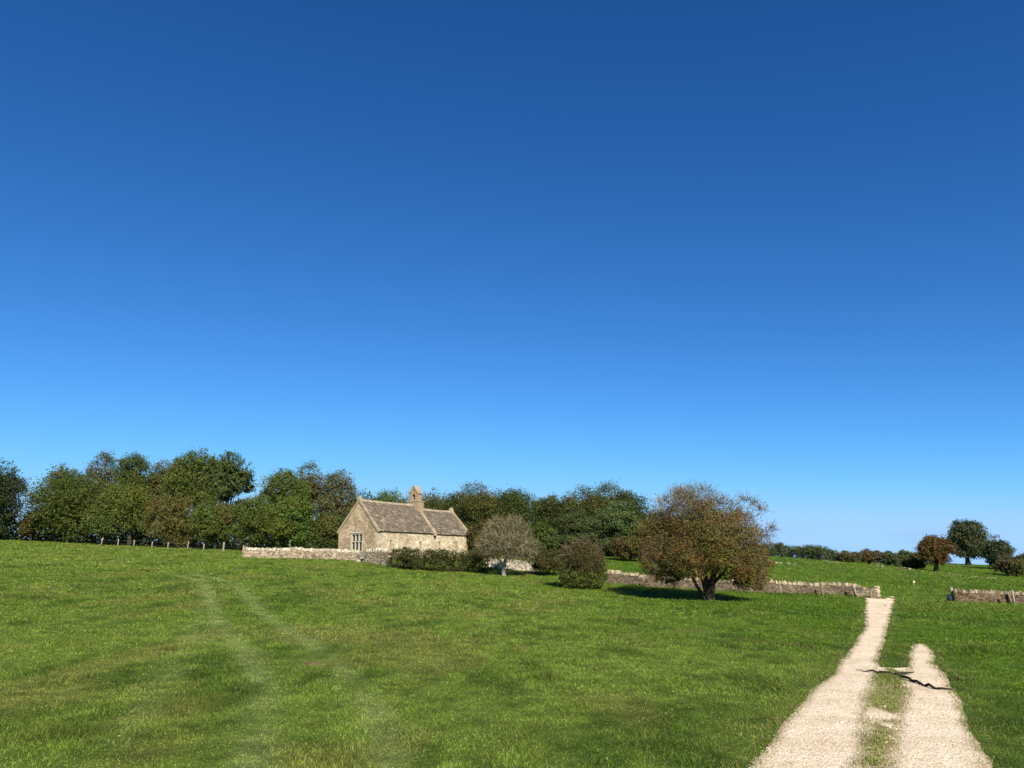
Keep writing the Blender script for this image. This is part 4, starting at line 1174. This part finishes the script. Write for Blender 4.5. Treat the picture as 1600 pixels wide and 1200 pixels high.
    sh.box((xa, yc - .62, z0), (xb, oy - ow, z1), tone, .012); sh.box((xa, oy + ow, z0), (xb, yc + .62, z1), tone, .012)
    sh.box((xa + .002, oy - ow - .01, z0), (xb - .002, oy + ow + .01, z0 + .14), tone)
    # round arch head over the bell opening
    for k in range(6):
        a0 = math.pi * k / 6; a1 = math.pi * (k + 1) / 6
        ya, yb2 = oy + ow * math.cos(a0), oy + ow * math.cos(a1)
        za = z1 - .30 + ow * math.sin(a0); zb2 = z1 - .30 + ow * math.sin(a1)
        sh.add([(x, y, z) for x in (xa + .003, xb - .003) for (y, z) in ((ya, za), (yb2, zb2), (yb2, z1 + .0), (ya, z1 + .0))],
               [(0, 3, 2, 1), (4, 5, 6, 7), (0, 1, 5, 4), (2, 3, 7, 6)], None, tone)
    # gable cap with a small opening: two leaning sides and a sill
    g0, g1 = z1 + .002, z1 + .95
    sh.prism([(yc - .66, g0), (yc - .13, g0), (yc - .13, g0 + .42), (yc, g0 + .56), (yc, g1 - .1), (yc - .05, g1 - .1)], 0, xa, xb, tone)
    sh.prism([(yc + .66, g0), (yc + .05, g1 - .1), (yc, g1 - .1), (yc, g0 + .56), (yc + .13, g0 + .42), (yc + .13, g0)], 0, xa, xb, tone)
    sh.build('turret', M_STONE, bell)
    cpm = MB()
    for sd in (-1, 1):
        pts = [(yc + sd * .72, g0 - .05), (yc + sd * .72, g0 + .07), (yc + sd * .02, g1 + .05), (yc + sd * .02, g1 - .08)]
        if sd > 0: pts = pts[::-1]
        cpm.prism(pts, 0, xa - .06, xb + .06, (.31, .245, .165))
    cpm.box((cx - .1, yc - .09, g1 - .02), (cx + .1, yc + .09, g1 + .16), (.36, .3, .21), .02)
    cpm.build('gable_cap', M_STONE, bell)
    bl = MB()
    prof = [(.03, .0), (.07, -.02), (.11, -.10), (.125, -.24), (.17, -.36), (.19, -.40)]
    th_ = np.linspace(0, 2 * np.pi, 14, endpoint=False)
    V = np.array([(cx + r_ * math.cos(t), oy + r_ * math.sin(t), z1 - .22 + h) for r_, h in prof for t in th_])
    Q = [(i * 14 + j, i * 14 + (j + 1) % 14, (i + 1) * 14 + (j + 1) % 14, (i + 1) * 14 + j) for i in range(len(prof) - 1) for j in range(14)]
    bl.add(V, Q); bl.box((cx - .03, oy - ow, z1 - .22), (cx + .03, oy + ow, z1 - .15))
    bl.build('bell', M_BRONZE, bell)
    # west window: stone frame with mullions and a transom
    wf = MB()
    c = (.42, .37, .29)
    fw = .13
    wf.box((-.03, wy0 - .10, wz0 - .1), (.22, wy0 + .03, wz1 + .10), c); wf.box((-.03, wy1 - .03, wz0 - .1), (.22, wy1 + .10, wz1 + .10), c)
    wf.box((-.03, wy0 + .032, wz1 - .03), (.22, wy1 - .032, wz1 + .10), c); wf.box((-.07, wy0 + .032, wz0 - .10), (.22, wy1 - .032, wz0 + .03), c)
    third = (wy1 - wy0) / 3
    for k in (1, 2): wf.box((.0, wy0 + third * k - .042, wz0 + .032), (.18, wy0 + third * k + .042, wz1 - .032), c)
    zt = (wz0 + wz1) / 2 + .12
    for k in range(3):
        wf.box((.01, wy0 + third * k + .044, zt - .045), (.17, wy0 + third * (k + 1) - .044, zt + .045), c)
    win = wf.build('window', M_STONE, root); win['label'] = 'pale stone mullioned window of six lights in the gable wall'
    gl = MB(); gl.box((.20, wy0, wz0), (.23, wy1, wz1)); gl.build('glass', M_GLASS, win)
    hm = MB(); hm.box((-.09, wy0 - .2, wz1 + .125), (.02, wy1 + .2, wz1 + .21), (.5, .44, .33), .01); hm.build('hood_mould', M_STONE, win)
    # lancets with dressed arched surrounds, and the pointed doorway
    for (cx_, w, za, zb, kd) in ops + ops2:
        y0 = 0.0 if cx_ < CN else ins
        f = MB()
        half = w / 2; e = .10 if kd == 'a' else .2
        for s_ in (-1, 1):
            xs = sorted((cx_ + s_ * half, cx_ + s_ * (half + e)))
            f.box((xs[0], y0 - .02, za), (xs[1], y0 + .18, zb - half), (.42, .36, .265), .006)
        nseg = 5
        for k in range(nseg * 2):
            a0 = math.pi * k / (nseg * 2); a1 = math.pi * (k + 1) / (nseg * 2)
            P = [(cx_ + rr * math.cos(a), zb - half + rr * math.sin(a) * (1.0 if kd == 'a' else 1.15)) for a, rr in ((a0, half), (a1, half), (a1, half + e), (a0, half + e))]
            f.prism(P[::-1], 1, y0 - .02, y0 + .18, np.array((.38, .32, .23)) * rng.uniform(.85, 1.1))
        if kd == 'd':
            o = f.build('door_frame', M_STONE, root)
            d = MB(); d.box((cx_ - half, .25, -.4), (cx_ + half, .32, zb)); d.build('door', M_DARKPOST, o)
        else:
            o = f.build('lancet_window', M_STONE, root)
            d = MB(); d.box((cx_ - half, y0 + .42, za), (cx_ + half, y0 + .45, zb)); d.build('glass', M_GLASS, o)
    return root
chapel()

# ------------------------------------------------------------------ fences, posts and small things
def post(mb, base, h, r, lean=(0, 0), g=(0, 0, 0)):
    b = np.array(base) - np.array(g)
    t = np.linspace(0, 1, 4)[:, None]
    pts = b + np.array((lean[0] * h, lean[1] * h, h)) * t; pts[0, 2] -= .1
    mb.tube(pts, [r * 1.05, r, r * .97, r * .9], 8)

def wire_fence():
    spec = [(157.5, 852, 1.0, .2), (184, 853, .9, .0), (209, 853.5, .85, 0), (237, 856, .8, .03), (262, 857, .8, 0), (293, 858, 1.0, .04), (318, 860, .85, 0), (348.5, 863, 1.25, .02), (379, 864, .95, .07)]
    P = [hit(u, v, 60, 130) for u, v, h, l in spec]
    P = [p if 85 < p[1] < 112 else on_ground(s[0], 101) for p, s in zip(P, spec)]
    g = P[0]
    root = empty('wire_fence', g, 'wire fence on pale wooden posts along the edge of the left wood', 'fence')
    for p, (u, v, h, l) in zip(P, spec):
        mb = MB(); post(mb, p, h, .075 if h < 1.2 else .11, (l, 0), g); mb.build('post', M_POST, root, smooth=True)
    mb = MB()
    for hz in (.35, .7):
        mb.tube(np.array([p - g + np.array((0, 0, hz)) for p in P]), .003, 4)
    mb.build('wire', M_WIRE, root)
wire_fence()

PG = 'old posts along the field walls'
for (lab, u, Y, h, r_, lean, mt) in (
    ('short grey post against the wall left of the hawthorn trunk', 1006, 68.0, .75, .07, 0, M_DARKPOST),
    ('thin dark post behind the low left branches of the hawthorn', 1056, 66.6, .7, .06, .02, M_DARKPOST),
    ('pale stub post just right of the hawthorn crown', 1157, 64.7, .8, .07, 0, M_POST),
    ('small pale post before the wall right of the hawthorn crown', 1220, 63.9, .62, .06, .02, M_POST),
    ('dark upright post midway along the wall left of the gateway', 1285, 63.2, .95, .09, .02, M_DARKPOST),
    ('grey post leaning left just before the pale wall pier', 1339, 62.3, 1.0, .09, -.22, M_POST),
    ('dark square stub in front of the pale wall pier', 1361, 61.3, .55, .09, 0, M_DARKPOST),
    ('pale gate post at the left end of the right hand wall', 1489.5, 60.4, 1.02, .11, -.03, M_POST),
    ('grey post standing against the right hand wall near the photo edge', 1585, 57.9, .95, .08, -.03, M_POST),
    ('dark post leaning left beside the grey post at the right hand wall', 1581, 57.8, .85, .07, -.25, M_DARKPOST)):
    g = on_ground(u, Y)
    mb = MB(); post(mb, (0, 0, 0), h, r_, (lean, 0)); tag(mb.build('fence_post', mt, smooth=True, loc=tuple(g)), lab, 'post', PG)

def rucksack():
    g = on_ground(1484, 59.9)
    root = empty('rucksack', g, 'small dark navy bag on the grass at the foot of the pale gate post', 'bag')
    def blob(c, r, mt, name):
        mb = MB(); n, m_ = 9, 14
        V = []
        for i in range(n + 1):
            ph = math.pi * i / n
            for j in range(m_):
                t = 2 * math.pi * j / m_
                sx = abs(math.cos(t)) ** .6 * math.copysign(1, math.cos(t)); sy = abs(math.sin(t)) ** .6 * math.copysign(1, math.sin(t))
                V.append((c[0] + r[0] * sx * math.sin(ph) ** .55, c[1] + r[1] * sy * math.sin(ph) ** .55, c[2] - r[2] * math.cos(ph)))
        Q = [(i * m_ + j, i * m_ + (j + 1) % m_, (i + 1) * m_ + (j + 1) % m_, (i + 1) * m_ + j) for i in range(n) for j in range(m_)]
        mb.add(V, Q); return mb.build(name, mt, root, smooth=True)
    blob((0, 0, .19), (.18, .12, .20), M_BAG, 'body')
    blob((0, -.125, .13), (.13, .055, .10), M_BAG, 'pocket')
    blob((0.02, -.01, .40), (.11, .09, .065), M_STRAP, 'lid')
    mb = MB(); t = np.linspace(0, math.pi, 8)
    mb.tube(np.stack([.07 * np.cos(t), 0 * t, .455 + .06 * np.sin(t)], -1), .012, 6); mb.build('handle', M_STRAP, root)
rucksack()

def marker():
    g = on_ground(1429, 78)
    root = empty('waymark_post', g, 'tiny pale waymark plate on a thin stake in the field beyond the gateway', 'waymark')
    mb = MB(); mb.box((-.03, -.03, -.1), (.03, .03, .78)); mb.build('stake', M_DARKPOST, root)
    z = at(1429, 912, 78)[2] - g[2]
    mb = MB(); mb.prism([(-.10, .56), (.10, .56), (.10, .72), (.04, .78), (-.04, .78), (-.10, .72)], 1, -.055, -.032); mb.build('plate', M_PLATE, root)
marker()

def branch():
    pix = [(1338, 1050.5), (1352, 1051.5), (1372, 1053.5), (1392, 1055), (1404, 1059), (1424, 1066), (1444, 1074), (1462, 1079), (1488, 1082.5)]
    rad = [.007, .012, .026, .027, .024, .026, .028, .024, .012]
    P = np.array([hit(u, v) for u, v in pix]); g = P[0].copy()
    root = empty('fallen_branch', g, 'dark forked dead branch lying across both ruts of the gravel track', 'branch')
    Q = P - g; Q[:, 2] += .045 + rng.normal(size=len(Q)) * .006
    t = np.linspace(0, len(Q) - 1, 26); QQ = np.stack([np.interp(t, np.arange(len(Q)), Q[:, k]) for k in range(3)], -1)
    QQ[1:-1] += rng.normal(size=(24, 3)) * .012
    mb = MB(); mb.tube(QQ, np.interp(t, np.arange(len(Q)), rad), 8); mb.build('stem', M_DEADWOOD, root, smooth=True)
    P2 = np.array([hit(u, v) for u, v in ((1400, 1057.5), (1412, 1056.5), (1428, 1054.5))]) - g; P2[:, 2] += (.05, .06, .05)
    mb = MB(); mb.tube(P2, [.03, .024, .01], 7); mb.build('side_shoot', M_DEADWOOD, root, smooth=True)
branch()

def molehill():
    g = hit(487, 1038)
    mb = MB(); n, m_ = 6, 22; V = []
    for i in range(n):
        r_ = .24 * i / (n - 1)
        for j in range(m_):
            t = 2 * math.pi * j / m_; k = r_ * (1 + .25 * math.sin(3 * t + 1))
            V.append((k * math.cos(t) * 1.2, k * math.sin(t),   .05 * math.cos(math.pi / 2 * i / (n - 1)) - .01 + rng.normal() * .006))
    mb.add(V, [(i * m_ + j, (i + 1) * m_ + j, (i + 1) * m_ + (j + 1) % m_, i * m_ + (j + 1) % m_) for i in range(n - 1) for j in range(m_)])
    tag(mb.build('molehill', M_SOIL, smooth=True, loc=tuple(g)), 'low reddish brown molehill of bare soil in the left half of the meadow', 'molehill')
molehill()

# ------------------------------------------------------------------ sun, sky, camera
SUN_EL, SUN_AZ = R(34), R(163)                     # azimuth clockwise from the view direction (+Y)
sd = bpy.data.lights.new('sun', 'SUN'); sd.energy = 5.0; sd.angle = R(.53); sd.color = (1.0, .945, .85)
so = bpy.data.objects.new('sun', sd); COL.objects.link(so)
from mathutils import Vector
dv = Vector((math.sin(SUN_AZ) * math.cos(SUN_EL), math.cos(SUN_AZ) * math.cos(SUN_EL), math.sin(SUN_EL)))
so.rotation_euler = dv.to_track_quat('Z', 'Y').to_euler(); so.location = dv * 60

w = bpy.data.worlds.new('World'); scene.world = w; w.use_nodes = True
nt = w.node_tree; nt.nodes.clear()
sky = N(nt, 'ShaderNodeTexSky', sky_type='NISHITA'); sky.sun_disc = False
sky.sun_elevation = SUN_EL; sky.sun_rotation = SUN_AZ
sky.air_density = .5; sky.dust_density = 0; sky.ozone_density = 6.0; sky.altitude = 0
sp_ = N(nt, 'ShaderNodeSeparateColor'); nt.links.new(sky.outputs[0], sp_.inputs[0])
cb_ = N(nt, 'ShaderNodeCombineColor')
def mth(op, a, b, c=None):
    m_ = N(nt, 'ShaderNodeMath', operation=op)
    for sck, val in zip(m_.inputs, (a, b, c)):
        if val is None: continue
        if isinstance(val, (int, float)): sck.default_value = val
        else: nt.links.new(val, sck)
    return m_.outputs[0]
# a very clear, dry autumn sky: deeper overhead, paling to clean light blue at the horizon
for k, (g_, m_, cap) in enumerate(((1.45, 13.2, 2.2), (1.13, 11.1, 3.85), (.93, 9.9, 6.0))):
    v_ = mth('MULTIPLY', mth('POWER', mth('MULTIPLY', sp_.outputs[k], .1), g_), m_)
    nt.links.new(mth('SMOOTH_MIN', v_, cap, cap * (.35, .62, .35)[k]), cb_.inputs[k])
bg = N(nt, 'ShaderNodeBackground'); bg.inputs['Strength'].default_value = .1
# thin low cloud bank on the horizon
tc = N(nt, 'ShaderNodeTexCoord')
sx = N(nt, 'ShaderNodeSeparateXYZ'); nt.links.new(tc.outputs['Generated'], sx.inputs[0])
mp = N(nt, 'ShaderNodeMapping'); mp.inputs['Scale'].default_value = (7, 7, 38); nt.links.new(tc.outputs['Generated'], mp.inputs[0])
cn = noise_node(nt, 1.0, 6, .6, mp.outputs[0])
cr = ramp(nt, cn.outputs['Fac'], [(.52, (0, 0, 0)), (.66, (1, 1, 1))])
hz = ramp(nt, sx.outputs['Z'], [(.0, (1, 1, 1)), (.02, (.8, .8, .8)), (.052, (0, 0, 0))])
mm = N(nt, 'ShaderNodeMath', operation='MULTIPLY'); nt.links.new(cr.outputs[0], mm.inputs[0]); nt.links.new(hz.outputs[0], mm.inputs[1])
m2 = N(nt, 'ShaderNodeMath', operation='MULTIPLY'); nt.links.new(mm.outputs[0], m2.inputs[0]); m2.inputs[1].default_value = .5
cc = mixc(nt, cb_.outputs[0], (1.5, 2.4, 3.9), m2.outputs[0])
nt.links.new(cc, bg.inputs['Color'])
wo = N(nt, 'ShaderNodeOutputWorld'); nt.links.new(bg.outputs[0], wo.inputs['Surface'])

cd = bpy.data.cameras.new('camera'); cam = bpy.data.objects.new('camera', cd); COL.objects.link(cam)
cd.sensor_fit = 'HORIZONTAL'; cd.sensor_width = 36; cd.lens = 36 * F / 1600; cd.clip_start = .1; cd.clip_end = 12000
cam.location = (0, 0, EYE); cam.rotation_euler = (math.pi / 2 + PITCH, 0, 0)
scene.camera = cam
scene.view_settings.view_transform = 'Standard'; scene.view_settings.look = 'None'
scene.view_settings.exposure = .8; scene.view_settings.gamma = 1
scene.render.engine = 'CYCLES'
scene.cycles.max_bounces = 6; scene.cycles.diffuse_bounces = 3
